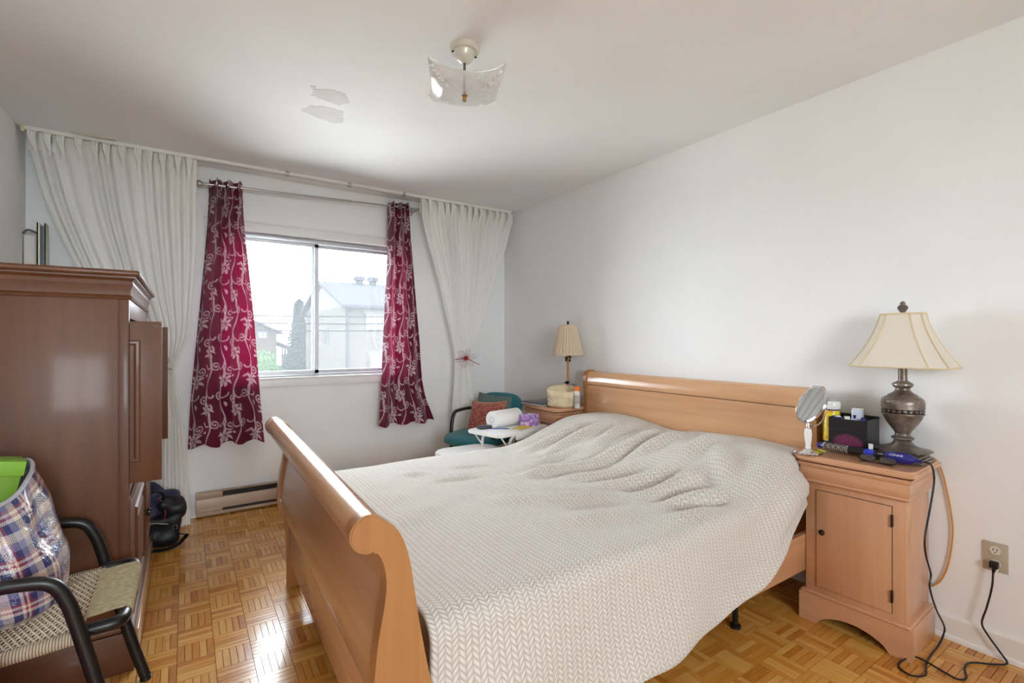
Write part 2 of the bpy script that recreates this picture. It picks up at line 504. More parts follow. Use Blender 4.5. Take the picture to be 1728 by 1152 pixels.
for a, b in ((HY0, HY0 + .034), (HY1 - .034, HY1)):
    bm = Pr([(2.492, 0)] + [(x, max(z, .1)) for x, z in hb(.010)] + [(2.54, 0)], 'Y', a, b)
    obj('headboard_post', bm, m_bedZ, bed, W=True)
for a, b in ((1.075, 1.10), (2.60, 2.625)):
    obj('side_rail', B(.44, 2.50, a, b, .205, .365, bev=.004), m_bedX, bed, W=True)
m_iron = plain('dark_iron', '#2A2623', 0.5, 0.6)
for x in (1.0, 1.95):
    bm = Tb([(x, 1.20, .012), (x, 1.20, .22)], .012); join(bm, L([(0, 0), (.022, 0), (.022, .012), (.012, .016), (0, .016)], (x, 1.20, 0), 16)); box(bm, x - .02, x + .02, 1.12, 2.58, .205, .225)
    obj('support_leg', bm, m_iron, bed, W=True)

m_matt = plain('mattress_cloth', '#D9D4CC', 0.9)
obj('mattress', blob((1.475, 1.855, .38), (.96, .735, .14), 10, 32, 12), m_matt, bed, W=True)

# blanket ------------------------------------------------------
def seg_d(px, py, a, b):
    ax, ay = a; bx, by = b; dx, dy = bx - ax, by - ay
    t = max(0, min(1, ((px - ax) * dx + (py - ay) * dy) / (dx * dx + dy * dy)))
    cx, cy = ax + t * dx, ay + t * dy
    s = ((px - cx) * -dy + (py - cy) * dx) / math.hypot(dx, dy)
    end = math.sin(PI * min(max(t, .02), .98)) ** .6
    return math.hypot(px - cx, py - cy), end, t
folds = [  # a, b, height, width
    ((0.96, 2.16), (1.24, 2.10), .006, .022), ((1.14, 2.34), (1.36, 2.24), .005, .022), ((0.90, 2.36), (1.02, 2.30), .006, .03),
    ((1.05, 1.75), (1.40, 1.62), .010, .05), ((1.25, 1.62), (1.62, 1.52), .012, .05), ((1.15, 1.42), (1.50, 1.32), .010, .05),
    ((1.48, 2.02), (1.98, 1.86), .016, .035), ((1.52, 1.86), (1.95, 1.66), .014, .035), ((1.58, 1.70), (1.92, 1.48), .016, .035),
    ((1.60, 1.46), (1.98, 1.36), .020, .035), ((1.66, 1.34), (1.90, 1.20), .020, .03), ((1.70, 2.42), (2.16, 2.30), .020, .035),
    ((1.78, 2.30), (2.20, 2.15), .018, .035), ((1.86, 1.90), (2.22, 1.78), .020, .035), ((1.84, 1.78), (2.20, 1.62), .018, .03),
    ((1.62, 2.20), (1.86, 2.12), .012, .03), ((1.50, 1.20), (1.82, 1.12), .014, .04), ((1.35, 1.98), (1.60, 2.0), .010, .04), ((1.92, 2.06), (2.24, 2.02), .014, .03),
    ((2.00, 1.50), (2.26, 1.42), .014, .035), ((0.60, 1.70), (0.95, 1.90), .006, .06), ((1.95, 1.24), (2.12, 1.40), .014, .04)]
def top_z(x, y):
    z = .536 + .006 * math.sin((x - .5) * 2.0)
    # two pillows under the blanket: the ramp starts nearer to the head on the near side
    e0 = 1.64 + .06 * ss(2.4, 1.4, y) + .03 * math.sin(y * 7.0)
    ramp = ss(e0, e0 + .50 + .26 * ss(1.9, 2.6, y), x)
    hgt = .170 + .020 * math.exp(-((y - 2.35) / .22) ** 2) + .022 * math.exp(-((y - 1.45) / .25) ** 2) - .02 * math.exp(-((y - 1.9) / .12) ** 2)
    z += hgt * ramp * (1 - .10 * ss(2.2, 2.45, x))
    for a, b, hh, w in folds:
        d, e, t = seg_d(x, y, a, b)
        if d < 4 * w: z += 1.9 * hh * e * math.exp(-(d / w) ** 2) - .8 * hh * e * math.exp(-((d - 2 * w) / w) ** 2)
    p = Vector((x * 2.6, y * 2.6, 3.1))
    z += .010 * noise.noise(p) + .0035 * noise.noise(p * 3.5)
    return z
hem = [(.46, .12), (.7, .14), (1.14, .185), (1.40, .205), (1.68, .24), (1.85, .295), (1.99, .372), (2.06, .44), (2.2, .52), (2.46, .60)]
NX, NY = 170, 190
YN, YFAR = 1.085, 2.64
def blanket(u, v):
    x = .486 + u * (2.482 - .486)
    x += .02 * 0
    if v < .26:                      # near side, hanging: v = 0 at the hem
        t = v / .26
        zt = top_z(x, YN + .05) - .012
        zh = smooth_interp(hem, x)
        # circular shoulder then a nearly straight drop that flares outward a little
        if t > .72:
            a = (1 - t) / .28 * PI / 2
            R = .055
            return (x, max(YN + .05 - R * math.sin(a), .90 + .235 * ss(2.12, 2.27, x)), zt + .012 - R * (1 - math.cos(a)))
        k = 1 - t / .72
        ys = YN + .05 - .055
        fold = .018 * math.sin(x * 9.0 + 1.0 + 2 * k) * k + .012 * noise.noise(Vector((x * 4, k * 1.5, 5.0))) * k
        bul = .035 * ss(1.75, 2.15, x) * math.sin(PI * min(1, k * 1.3)) 
        y = ys - .055 * k ** 1.3 - fold - bul
        if x < .62: y += .04 * (1 - (x - .486) / .134) * k
        y = max(y, .90 + .235 * ss(2.12, 2.27, x))
        z = (zt + .012 - .055) + (zh - (zt + .012 - .055)) * k + .006 * math.sin(x * 23) * k * k
        return (x, y, z)
    if v < .86:
        t = (v - .26) / .60
        y = YN + .05 + t * (YFAR - .05 - YN - .05)
        z = top_z(x, y)
        # keep continuous with the shoulder
        return (x, y, z)
    t = (v - .86) / .14
    zt = top_z(x, YFAR - .05)
    if t < .4:
        a = t / .4 * PI / 2; R = .055
        return (x, YFAR - .05 + R * math.sin(a), zt - R * (1 - math.cos(a)))
    k = (t - .4) / .6
    return (x, YFAR + .005 + .02 * k + .012 * math.sin(x * 11) * k, zt - .055 - (zt - .055 - .30) * k)
def bl_uv(u, v):
    s = (v - .26) / .60 * 1.5 if v > .26 else (v / .26 - 1) * .42
    if v > .86: s = 1.5 + (v - .86) / .14 * .3
    return (u * 1.996, s)
t = NT('herringbone_fleece')
sx = t.n('SeparateXYZ', {0: t.uv()})
PW, PH = .037, .0150
# chevron columns run along the bed; in each, slanted leaves lean one way then the other
tri = t.math('PINGPONG', sx.outputs[0], PW / 2)
dist = t.math('MULTIPLY', tri, 0.85)
ph = t.math('DIVIDE', t.math('ADD', sx.outputs[1], dist), PH)
leaf = t.math('ABSOLUTE', t.math('SINE', t.math('MULTIPLY', ph, PI)))
leaf = t.math('POWER', leaf, 0.5)
col_ = t.math('ABSOLUTE', t.math('SINE', t.math('MULTIPLY', t.math('DIVIDE', sx.outputs[0], PW / 2), PI)))
col_ = t.math('POWER', col_, 0.35)
hgt = t.math('MULTIPLY', leaf, col_)
fz = t.noise(t.uv(), 700, 2).outputs[0]
h2 = t.math('ADD', hgt, t.math('MULTIPLY', fz, 0.12))
nrm = t.bump(h2, 0.6, 0.006)
big = t.noise(t.obj(), 3.0, 3).outputs[0]
cc = t.mix(t.math('MULTIPLY', hgt, 1.0), lin('#B9AFA4'), lin('#E0DAD2'))
cc = t.mix(t.math('MULTIPLY', big, 0.18), cc, lin('#CFC6BB'))
m_blanket = t.done(t.bsdf(cc, 0.92, 0, nrm, 0.15, sheen=0.25))
o = obj('blanket', grid(blanket, NX, NY, bl_uv), m_blanket, ang=180)
sd = o.modifiers.new('thickness', 'SOLIDIFY'); sd.thickness = .010; sd.offset = 1.0
tag(o, 'cream herringbone fleece blanket spread over the bed and pillows', 'blanket')
# ------------------------------------------------------------------ curtain track, rod, curtains
m_whpl = plain('white_plastic', '#E6E4E0', 0.35)
m_nick = plain('brushed_nickel', '#B9B6B2', 0.28, 0.9)
trk = thing('curtain_track', 'white double curtain track screwed to the ceiling along the window wall', 'curtain track', (.9, 3.845, H))
bm = bmesh.new()
box(bm, -.765, 2.56, 3.83, 3.862, H - .006, H - .0005)
for y in (3.83, 3.8445, 3.859): box(bm, -.765, 2.56, y, y + .003, H - .022, H - .006)
obj('rail', bm, m_whpl, trk, W=True, smooth=False)
for x in (.616, 1.058, 1.50):
    bm = B(x - .012, x + .012, 3.822, 3.866, H - .026, H - .0005, bev=.002); tube(bm, [(x, 3.835, H - .026), (x, 3.835, H - .04)], .003, 6)
    obj('clip', bm, m_nick, trk, W=True)
obj('end_stop', B(-.772, -.755, 3.826, 3.866, H - .034, H - .0005, bev=.003), plain('yellowed_plastic', '#CFC8A8', 0.5), trk, W=True)
obj('cracked_paint', Pr([(-.55, 3.80), (-.44, 3.79), (-.36, 3.775), (-.34, 3.80), (-.39, 3.82), (-.46, 3.822)], 'Z', H - .006, H - .0005), plain('flaked_paint', '#D8D2C2', 0.8), trk, W=True, smooth=False)

RY, RZ0, RZ1, RX0, RX1 = 3.93, 2.288, 2.350, .115, 1.70
def rz(x): return RZ0 + (RZ1 - RZ0) * (x - RX0) / (RX1 - RX0)
rod = thing('curtain_rod', 'thin nickel curtain rod with ball finials above the window', 'curtain rod', (.9, RY, RZ0))
obj('rod', Tb([(RX0, RY, rz(RX0)), (1.10, RY, rz(1.10))], .0085, 12), m_nick, rod, W=True)
obj('rod', Tb([(1.08, RY, rz(1.08)), (RX1, RY, rz(RX1))], .006, 12), m_nick, rod, W=True)
for x, s in ((RX0 - .035, 1), (RX1 + .03, 1)):
    bm = blob((x, RY, rz(x)), (.022, .022, .022), 2, 20, 14); tube(bm, [(x + (.018 if x < 1 else -.018), RY, rz(x)), (x + (.045 if x < 1 else -.045), RY, rz(x))], [.012, .008], 12)
    obj('finial', bm, m_nick, rod, W=True)
for x in (.145, 1.645):
    bm = B(x - .008, x + .008, YB - .006, YB - .0005, rz(x) - .035, rz(x) + .03, bev=.001); tube(bm, [(x, YB - .005, rz(x) - .014), (x, RY, rz(x) - .014)], .006, 8)
    obj('bracket', bm, m_nick, rod, W=True)

# --- the scroll print, rastered once as a repeat and sampled per vertex
TWm, THm, RES = .265, .40, 600.0
tw, th = int(TWm * RES), int(THm * RES)
mask = np.zeros((th, tw), np.float32)
gy, gx = np.mgrid[0:th, 0:tw]
def disc(x, y, r, v=1.0):
    px, py, pr = x * RES, y * RES, r * RES
    for ox in (-tw, 0, tw):
        for oy in (-th, 0, th):
            cx, cy = px + ox, py + oy
            if cx < -pr - 2 or cx > tw + pr + 2 or cy < -pr - 2 or cy > th + pr + 2: continue
            x0, x1 = max(0, int(cx - pr - 2)), min(tw, int(cx + pr + 3)); y0, y1 = max(0, int(cy - pr - 2)), min(th, int(cy + pr + 3))
            if x0 >= x1 or y0 >= y1: continue
            d = np.hypot(gx[y0:y1, x0:x1] - cx, gy[y0:y1, x0:x1] - cy)
            a = np.clip(pr - d + .5, 0, 1)
            if v > 0: mask[y0:y1, x0:x1] = np.maximum(mask[y0:y1, x0:x1], a * v)
            else: mask[y0:y1, x0:x1] *= (1 - a)
def stroke(pts, w0, w1, n=14, v=1.0):
    q = spline([(x, y, 0) for x, y in pts], n)
    for i, p in enumerate(q):
        t_ = i / (len(q) - 1)
        w = w0 + (w1 - w0) * t_ + .6 * w0 * math.sin(PI * t_) * 0
        disc(p.x, p.y, w, v)
def scroll(x, y, r, a0, turns, s, w=.0040):
    pts = []
    for k in range(26):
        t_ = k / 25; a = a0 + s * turns * 2 * PI * t_; rr_ = r * (1 - .80 * t_)
        pts.append((x + rr_ * math.cos(a), y + rr_ * math.sin(a)))
    stroke(pts, w, w * .8, 4); disc(pts[-1][0], pts[-1][1], w * 1.7)
def leafs(x, y, a, ln, w):
    for k in range(12):
        t_ = k / 11; disc(x + ln * t_ * math.cos(a + .5 * t_), y + ln * t_ * math.sin(a + .5 * t_), w * math.sin(PI * min(1, .12 + t_ * .86)) + .001)
def motif(ox, oy, m_):
    def X(x): return ox + m_ * x
    # continuous wavy stem from bottom to top of the repeat
    stroke([(X(.026 * math.sin(2 * PI * k / 12)), oy + THm * k / 12) for k in range(13)], .0040, .0040, 12)
    # scrolls left and right of it
    scroll(X(.052), oy + .135, .034, (PI if m_ > 0 else 0) , 1.35, -m_, .0042)
    stroke([(X(.020), oy + .070), (X(.014), oy + .105), (X(.018), oy + .135)], .0042, .004)
    scroll(X(-.050), oy + .290, .034, (0 if m_ > 0 else PI), 1.35, m_, .0042)
    stroke([(X(-.012), oy + .225), (X(-.010), oy + .26), (X(-.016), oy + .29)], .0042, .004)
    stroke([(X(.024), oy + .085), (X(-.006), oy + .115), (X(-.030), oy + .112), (X(-.040), oy + .095)], .0030, .0046)
    stroke([(X(-.022), oy + .31), (X(.012), oy + .325), (X(.036), oy + .315), (X(.044), oy + .298)], .0030, .0046)
    leafs(X(-.02), oy + .16, (PI * .75 if m_ > 0 else PI * .25), .040, .006)
    leafs(X(.018), oy + .36, (PI * .25 if m_ > 0 else PI * .75), .036, .006)
    # flower
    fx, fy = X(.016), oy + .205
    for k in range(7):
        a = k * 2 * PI / 7 + .3
        leafs(fx + .012 * math.cos(a), fy + .012 * math.sin(a), a - .25 * m_, .036 if k % 2 else .050, .0085)
    disc(fx, fy, .021, -1)
    for k in range(24): disc(fx + .0165 * math.cos(k * PI / 12), fy + .0165 * math.sin(k * PI / 12), .0028)
    disc(fx - .003, fy + .002, .0080, 1.0)
motif(.066, .0, 1)
motif(.199, .2, -1)
# light threads inside the motifs
def sample_print(u, v):
    x = (u * RES) % tw; y = (v * RES) % th
    return mask[y.astype(int) % th, x.astype(int) % tw]

t = NT('burgundy_satin_print')
at_ = t.n('Attribute', attribute_name='print').outputs['Fac']
fine = t.noise(t.uv(), 420, 2).outputs[0]
pr_ = t.math('MULTIPLY', at_, t.math('ADD', 0.62, t.math('MULTIPLY', fine, 0.5)))
base = t.mix(pr_, lin('#5E1030'), lin('#D8C2C9'))
rgh = t.math('ADD', 0.30, t.math('MULTIPLY', at_, 0.1))
s1 = t.bsdf(base, rgh, 0, t.bump(at_, 0.15, 0.002), 0.5, sheen=0.2)
trc = t.mix(pr_, lin('#D01A5C'), lin('#E8B8C8'))
s2 = t.n('BsdfTranslucent', {'Color': trc}).outputs[0]
m_burg = t.done(t.n('MixShader', {0: 0.07, 1: s1, 2: s2}).outputs[0])
m_hem = plain('burgundy_hem', '#5E0C2C', 0.6)

def drape(name, label, left, right, ztop, zbot, nf, amp, phase, cloth_w, uoff, hemw):
    NU, NV = 200, 380
    def fn(u, v):
        xl, xr = smooth_interp(left, v), smooth_interp(right, v)
        zt = rz(xl + (xr - xl) * u) + .038 + .008 * math.cos(2 * PI * nf * u + phase)
        s = u + .04 * math.sin(4 * PI * nf * u + phase) * (1 - .3 * v) / nf
        A = amp * (1 - .25 * v) * (.85 + .3 * math.sin(u * 5 + phase))
        ph_ = 2 * PI * nf * u + phase + .9 * v * math.sin(u * 7 + 1)
        y = RY + A * math.sin(ph_) + .010 * math.sin(v * 6 + u * 4) * v + .006 * noise.noise(Vector((u * 6, v * 5, phase)))
        # the cloth opens out in gentle, fewer folds towards the hem
        y += v * .018 * math.sin(2 * PI * 1.6 * u + phase * 2)
        x = xl + (xr - xl) * s + .25 * A * math.sin(2 * ph_) * .5
        z = zt + (zbot - zt) * v - v * v * hemw * math.sin(2 * PI * nf * u + phase + .5) 
        return (x, min(y, YB - .035), z)
    bm = grid(fn, NU, NV, lambda u, v: (u * cloth_w + uoff, v * 1.85))
    o = obj(name, bm, m_burg, ang=180, normals=False)
    me = o.data
    uu, vv = np.meshgrid(np.arange(NU + 1) / NU, np.arange(NV + 1) / NV)
    val = sample_print(uu.ravel() * cloth_w + uoff, vv.ravel() * 1.85)
    a = me.attributes.new('print', 'FLOAT', 'POINT'); a.data.foreach_set('value', val.astype(np.float32))
    tag(o, label, 'curtain', 'burgundy scroll-print curtains')
    for k in range(2 * nf):
        u = (k + .5) / (2 * nf)
        p = fn(u, .028)
        r = L([(.019, -.0025), (.026, -.0025), (.026, .0025), (.019, .0025), (.019, -.0025)], (0, 0, 0), 18)
        d = Vector(fn(u + .01, .028)) - Vector(p)
        # ring faces along the cloth normal, the rod runs through it
        rot = Vector((d.y, -d.x, 0)).normalized().to_track_quat('Z', 'X').to_matrix().to_4x4()
        xf(r, Matrix.Translation((p[0], p[1], rz(p[0]))) @ rot)
        obj('grommet', r, m_nick, o)
    return o
drape('window_curtain', 'burgundy scroll-print curtain left of the window, beside the wardrobe',
      [(0, .135), (.15, .125), (.5, .075), (.8, .03), (1, .012)], [(0, .335), (.15, .345), (.5, .405), (.8, .445), (1, .475)], 2.34, .50, 3, .046, .4, .66, .03, .02)
drape('window_curtain', 'burgundy scroll-print curtain right of the window, hem blown towards the armchair',
      [(0, 1.41), (.2, 1.405), (.6, 1.36), (1, 1.315)], [(0, 1.60), (.2, 1.62), (.6, 1.685), (.86, 1.725), (1, 1.815)], 2.37, .52, 3, .042, 2.2, .60, .19, -.012)

# --- white pinch-pleat sheers, tied back
t = NT('white_voile')
nz = t.noise(t.mapping(t.uv(), (300, 300, 1)), 1.0, 2).outputs[0]
bb = t.bump(nz, 0.1, 0.001)
d1 = t.n('BsdfDiffuse', {'Color': lin('#F7F6F3'), 'Normal': bb}).outputs[0]
d2 = t.n('BsdfTranslucent', {'Color': lin('#F7F6F3')}).outputs[0]
d3 = t.n('BsdfTransparent').outputs[0]
s1 = t.n('MixShader', {0: 0.22, 1: d1, 2: d2}).outputs[0]
m_voile = t.done(t.n('MixShader', {0: 0.08, 1: s1, 2: d3}).outputs[0])
m_head = plain('curtain_heading_tape', '#ECEAE6', 0.8)
m_red = plain('red_wire', '#A01228', 0.35, 0.2)

def sheer(name, label, left, right, npl, vt, amp, seed):
    NU, NV = npl * 16, 130
    zt = H - .026
    def edge(tab, z): return smooth_interp(tab, -z)
    def fn(u, v, out=0.0):
        z = zt * (1 - v) + .012 * v
        xl, xr = edge(left, z), edge(right, z)
        w = xr - xl
        tie = math.exp(-((z - vt) / .22) ** 2)
        # gather bends the lower ends of the outer folds in
        s = u + .010 * math.sin(u * 23 + seed) * (1 - tie)
        x = xl + w * s
        ph_ = 2 * PI * npl * u
        pinch = math.exp(-((zt - z) / .09) ** 2)
        A = amp * min(1.0, max(.30, w / .75)) * (1 - .55 * pinch) * (.75 + .35 * math.sin(u * 17 + seed))
        sh = math.sin(ph_)
        sh = math.copysign(abs(sh) ** .75, sh)
        y = 3.852 + A * sh - .0 + tie * .028 * (2 * u - 1) ** 2 * 1.2
        y += .012 * noise.noise(Vector((u * 5 + seed, z * 1.5, 0))) * (1 - pinch)
        # header pleats: three small ridges at each pinch
        hp = math.exp(-((zt - z) / .075) ** 4)
        f = (u * npl) % 1.0
        g = math.exp(-((f - .25) / .13) ** 2)
        y -= hp * g * (.018 + .012 * math.sin(f * 2 * PI * 9))
        below = ss(vt, 0.0, z)
        y += -.030 * below * math.sin(PI * u)
        return (x, min(y, YB - .02), z)
    bm = grid(fn, NU, NV)
    o = obj(name, bm, m_voile, ang=180, normals=False)
    tag(o, label, 'curtain', 'white sheer curtains')
    # pinch pleats: three small folds gathered 9 cm below the track
    for k in range(npl):
        u = (k + .25) / npl
        x0, y0, _ = fn(u, 0.0); xp, yp, _ = fn(u, .037)
        bm = bmesh.new()
        for q in (-1, 0, 1):
            tube(bm, spline([(x0 + q * .013, y0 - .010 + .004 * abs(q), zt - .002), (x0 + q * .010, y0 - .014, zt - .04), (xp + q * .0035, yp - .012, zt - .088), (xp + q * .009, yp - .006, zt - .125)], 4), [.0065] * 5 + [.0055] * 4 + [.0042, .0035, .0026, .0018], 7)
        obj('pinch_pleat', bm, m_head, o)
    # stiff heading tape behind the pleats
    obj('heading_tape', grid(lambda u, v: (fn(u, 0)[0], fn(u, v * .045)[1] + .004, zt - v * .10), NU, 6), m_head, o, ang=180)
    return o
sheer('sheer_curtain', 'white pleated sheer curtain in the left corner, tied back behind the wardrobe',
      [(-2.414, -.748), (-2.30, -.735), (-2.0, -.665), (-1.70, -.555), (-1.50, -.455), (-1.25, -.29), (-1.05, -.155), (-.9, -.165), (-.5, -.215), (0, -.23)],
      [(-2.414, .075), (-2.2, .072), (-1.8, .062), (-1.5, .042), (-1.25, .015), (-1.05, -.055), (-.95, -.05), (-.7, -.005), (-.3, .018), (0, .035)], 12, 1.05, .026, .5)
sheer('sheer_curtain', 'white pleated sheer curtain in the corner beside the armchair, tied with a wire flower',
      [(-2.414, 1.645), (-2.2, 1.68), (-1.76, 1.815), (-1.4, 1.905), (-1.14, 1.975), (-1.05, 1.985), (-.95, 1.985), (-.65, 1.95), (-.3, 1.93), (0, 1.93)],
      [(-2.414, 2.585), (-2.3, 2.565), (-2.0, 2.475), (-1.74, 2.385), (-1.4, 2.255), (-1.14, 2.16), (-1.05, 2.135), (-.95, 2.14), (-.65, 2.175), (-.3, 2.20), (0, 2.22)], 13, 1.05, .022, 3.1)

def wire_flower(c, face, label):
    fl = thing('curtain_tieback', label, 'tieback', c, 0, 'wire flower tiebacks')
    R = Matrix.Translation(c) @ Vector(face).normalized().to_track_quat('Z', 'Y').to_matrix().to_4x4()
    for k in range(6):
        a = k * PI / 3 + .25
        pts = []
        for j in range(15):
            q = j / 15 * 2 * PI
            rr_ = .048 - .040 * math.cos(q); ww = .021 * math.sin(q)
            pts.append((rr_ * math.cos(a) - ww * math.sin(a), rr_ * math.sin(a) + ww * math.cos(a), .006 * math.sin(q / 2)))
        bm = Tb(pts, .0013, 5, closed=True)
        for m_ in (-.4, 0, .4):
            tube(bm, [(.015 * math.cos(a), .015 * math.sin(a), .003), (.075 * math.cos(a) - m_ * .03 * math.sin(a), .075 * math.sin(a) + m_ * .03 * math.cos(a), .004)], .0006, 4)
        obj('petal', xf(bm, R), m_red, fl, W=True)
    obj('flower_centre', xf(blob((0, 0, .006), (.019, .019, .012), 2.2, 16, 8, .003, 90), R), m_red, fl, W=True)
    obj('pin', xf(Tb([(-.10, -.012, -.012), (.0, .0, -.010), (.115, -.058, -.012)], .0028, 6), R), m_red, fl, W=True)
    return fl
wire_flower((2.06, 3.80, 1.065), (-.52, -.85, 0), 'red wire flower tieback on the white sheer beside the armchair')
wire_flower((-.105, 3.79, 1.045), (-.85, .25, .1), 'red wire tieback pin seen edge-on behind the open wardrobe door')
# ------------------------------------------------------------------ wardrobe
m_wdZ = wood('cherry_upright', '#56301A', '#704527', 'Z', 0.5, 0.12)
m_wdY = wood('cherry_along_front', '#58311B', '#724628', 'Y', 0.45, 0.15)
m_wdX = wood('cherry_along_depth', '#56301A', '#704527', 'X', 0.5, 0.12)
m_brass = plain('aged_brass', '#3B3026', 0.4, 0.8)
wd = thing('wardrobe', 'tall reddish-brown wooden wardrobe with open pocket doors against the left wall', 'wardrobe', (-.47, 2.82, 0))
wx0, wx1, wy0, wy1 = XL + .012, -.172, 2.30, 3.33
ZS = .655            # floor of the upper opening
for a, b in ((wy0, wy0 + .022), (wy1 - .022, wy1)):
    obj('side_panel', B(wx0, wx1 - .03, a, b, .15, 1.375, bev=.001), m_wdZ, wd, W=True)
for a, b in ((wy0 - .003, wy0 + .024), (wy1 - .024, wy1 + .003)):
    obj('corner_stile', B(wx1 - .032, wx1, a, b, .15, 1.375, bev=.003), m_wdZ, wd, W=True)
for a, b in ((wy0 + .05, wy0 + .068), (wy1 - .068, wy1 - .05)):
    obj('pocket_wall', B(wx0 + .02, wx1 - .02, a, b, ZS, 1.33), m_wdX, wd, W=True)
obj('back_panel', B(wx0, wx0 + .01, wy0 + .02, wy1 - .02, .12, 1.37), m_wdY, wd, W=True)
for z in (ZS - .02, 1.33, .15):
    obj('shelf', B(wx0 + .01, wx1 - .004, wy0 + .02, wy1 - .02, z, z + .02, bev=.001), m_wdY, wd, W=True)
obj('face_rail', B(wx1 - .022, wx1, wy0 + .024, wy1 - .024, 1.305, 1.375, bev=.002), m_wdY, wd, W=True)
# cornice: an ogee running round three sides
og = [(0, 1.375), (.006, 1.375), (.010, 1.384), (.004, 1.390), (.006, 1.41), (.012, 1.428), (.010, 1.442), (.020, 1.452), (.020, 1.458), (0, 1.458)]
bm = bmesh.new()
rings = []
for d, z in og:
    rings.append([bm.verts.new(p) for p in ((wx0, wy0 - d, z), (wx1 + d, wy0 - d, z), (wx1 + d, wy1 + d, z), (wx0, wy1 + d, z))])
for a, b in zip(rings, rings[1:]):
    for k in range(4): bm.faces.new((a[k], a[(k + 1) % 4], b[(k + 1) % 4], b[k]))
bm.faces.new(rings[0]); bm.faces.new(rings[-1])
obj('cornice', bm, m_wdY, wd, W=True, ang=25)
obj('top_board', B(wx0, wx1 + .034, wy0 - .034, wy1 + .034, 1.458, 1.480, bev=.009, seg=3), m_wdY, wd, W=True)
# pocket doors slid most of the way in
for k, (y, fx) in enumerate(((wy0 + .034, -.074), (wy1 - .047, -.078))):
    d = obj('door', B(fx - .44, fx, y - .009, y + .009, .685, 1.295, bev=.0015), m_wdZ, wd, W=True)
    for s in (-1, 1):
        f0 = y + s * .009
        poly = [(fx - .37, .76), (fx - .065, .76), (fx - .065, 1.225), (fx - .37, 1.225)]
        bm = bmesh.new(); R2 = []
        for ins, dep in ((0, .0), (.006, .004), (.014, .0045), (.022, .001), (.03, .001)):
            R2.append([bm.verts.new((px + (ins if px < fx - .2 else -ins), f0 + s * dep, pz + (ins if pz < 1 else -ins))) for px, pz in poly])
        for a, b in zip(R2, R2[1:]):
            for q in range(4): bm.faces.new((a[q], a[(q + 1) % 4], b[(q + 1) % 4], b[q]))
        bm.faces.new(R2[-1]); bm.faces.new(R2[0])
        xf(bm, wd.matrix_basis.inverted())
        obj('raised_panel', bm, m_wdZ, d, ang=20)
    bm = B(fx - .022, fx - .012, y - .010, y + .010, 1.272, 1.284); xf(bm, wd.matrix_basis.inverted()); obj('catch', bm, m_brass, d)
# lower doors with mouldings
yc = (wy0 + wy1) / 2
for k, (a, b) in enumerate(((wy0 + .03, yc - .002), (yc + .002, wy1 - .03))):
    d = obj('door', B(wx1 - .004, wx1 + .012, a, b, .19, ZS - .028, bev=.002), m_wdZ, wd, W=True)
    bm = bmesh.new(); R2 = []
    for ins, dep in ((.045, .0), (.050, .008), (.058, .008), (.066, .001), (.085, .001), (.10, .007), (.12, .007)):
        R2.append([bm.verts.new((wx1 + .012 + dep, yy + (ins if yy < (a + b) / 2 else -ins), zz + (ins if zz < .4 else -ins))) for yy, zz in ((a, .19), (b, .19), (b, ZS - .028), (a, ZS - .028))])
    for p, q in zip(R2, R2[1:]):
        for i in range(4): bm.faces.new((p[i], p[(i + 1) % 4], q[(i + 1) % 4], q[i]))
    bm.faces.new(R2[-1]); bm.faces.new(R2[0])
    xf(bm, wd.matrix_basis.inverted()); obj('raised_panel', bm, m_wdZ, d, ang=20)
    ky = (b - .025) if k == 0 else (a + .025)
    bm = L([(0, 0), (.006, 0), (.005, .012), (.011, .016), (.012, .022), (.007, .027), (0, .028)], seg=16)
    xf(bm, wd.matrix_basis.inverted() @ Matrix.Translation((wx1 + .012, ky, .43)) @ Matrix.Rotation(PI / 2, 4, 'Y'))
    obj('knob', bm, m_brass, d)
# plinth with a base drawer
bm = Pr([(wx0, .0), (wx1 + .016, .0), (wx1 + .016, .142), (wx1 + .010, .150), (wx1 + .003, .153), (wx1 + .003, .165), (wx1, .168), (wx0, .168)], 'Y', wy0 - .002, wy1 + .002)
obj('plinth', bm, m_wdY, wd, W=True)
obj('plinth_moulding', B(wx0, wx1 + .012, wy0 - .012, wy0 - .001, .148, .166, bev=.004), m_wdX, wd, W=True)
obj('plinth_side', B(wx0, wx1 + .016, wy0 - .016, wy0 - .002, 0.0, .146, bev=.003), m_wdX, wd, W=True)
obj('drawer_front', B(wx1 + .014, wx1 + .026, wy0 + .03, wy1 - .03, .022, .132, bev=.003), plain('drawer_painted_sheen', '#C9A68A', 0.16, coat=0.6), wd, W=True)  # pale tone paints the window's reflection onto the drawer front

# blind parts stored in the corner behind the wardrobe
m_val = plain('valence_white', '#E2DFD6', 0.5, var=0.04)
m_alch = plain('channel_cream', '#D6D0BC', 0.4, 0.2)
v = thing('blind_valence', 'white blind valence board stored upright in the corner behind the wardrobe', 'blind valence', (-.755, 3.99, 0))
obj('board', B(-.785, -.728, 3.955, 4.01, 0, 1.845, bev=.012, seg=3), m_val, v, W=True)
obj('end_bracket', Tb(spline([(-.785, 3.95, 1.845), (-.765, 3.948, 1.868), (-.74, 3.948, 1.862), (-.715, 3.948, 1.848)], 5), .006, 6), plain('grey_bracket', '#6F6A62', 0.5, 0.4), v, W=True)
c = thing('aluminium_channel', 'cream metal blind headrail channel standing upright beside the white valence', 'headrail', (-.70, 3.97, 0))
bm = bmesh.new()
box(bm, -.722, -.716, 3.93, 4.005, 0, 1.915); box(bm, -.690, -.684, 3.93, 4.005, 0, 1.915); box(bm, -.722, -.684, 3.999, 4.005, 0, 1.915)
box(bm, -.722, -.708, 3.93, 3.934, 0, 1.915); box(bm, -.689, -.684, 3.93, 3.934, 0, 1.915)
obj('channel', bm, m_alch, c, W=True, smooth=False)
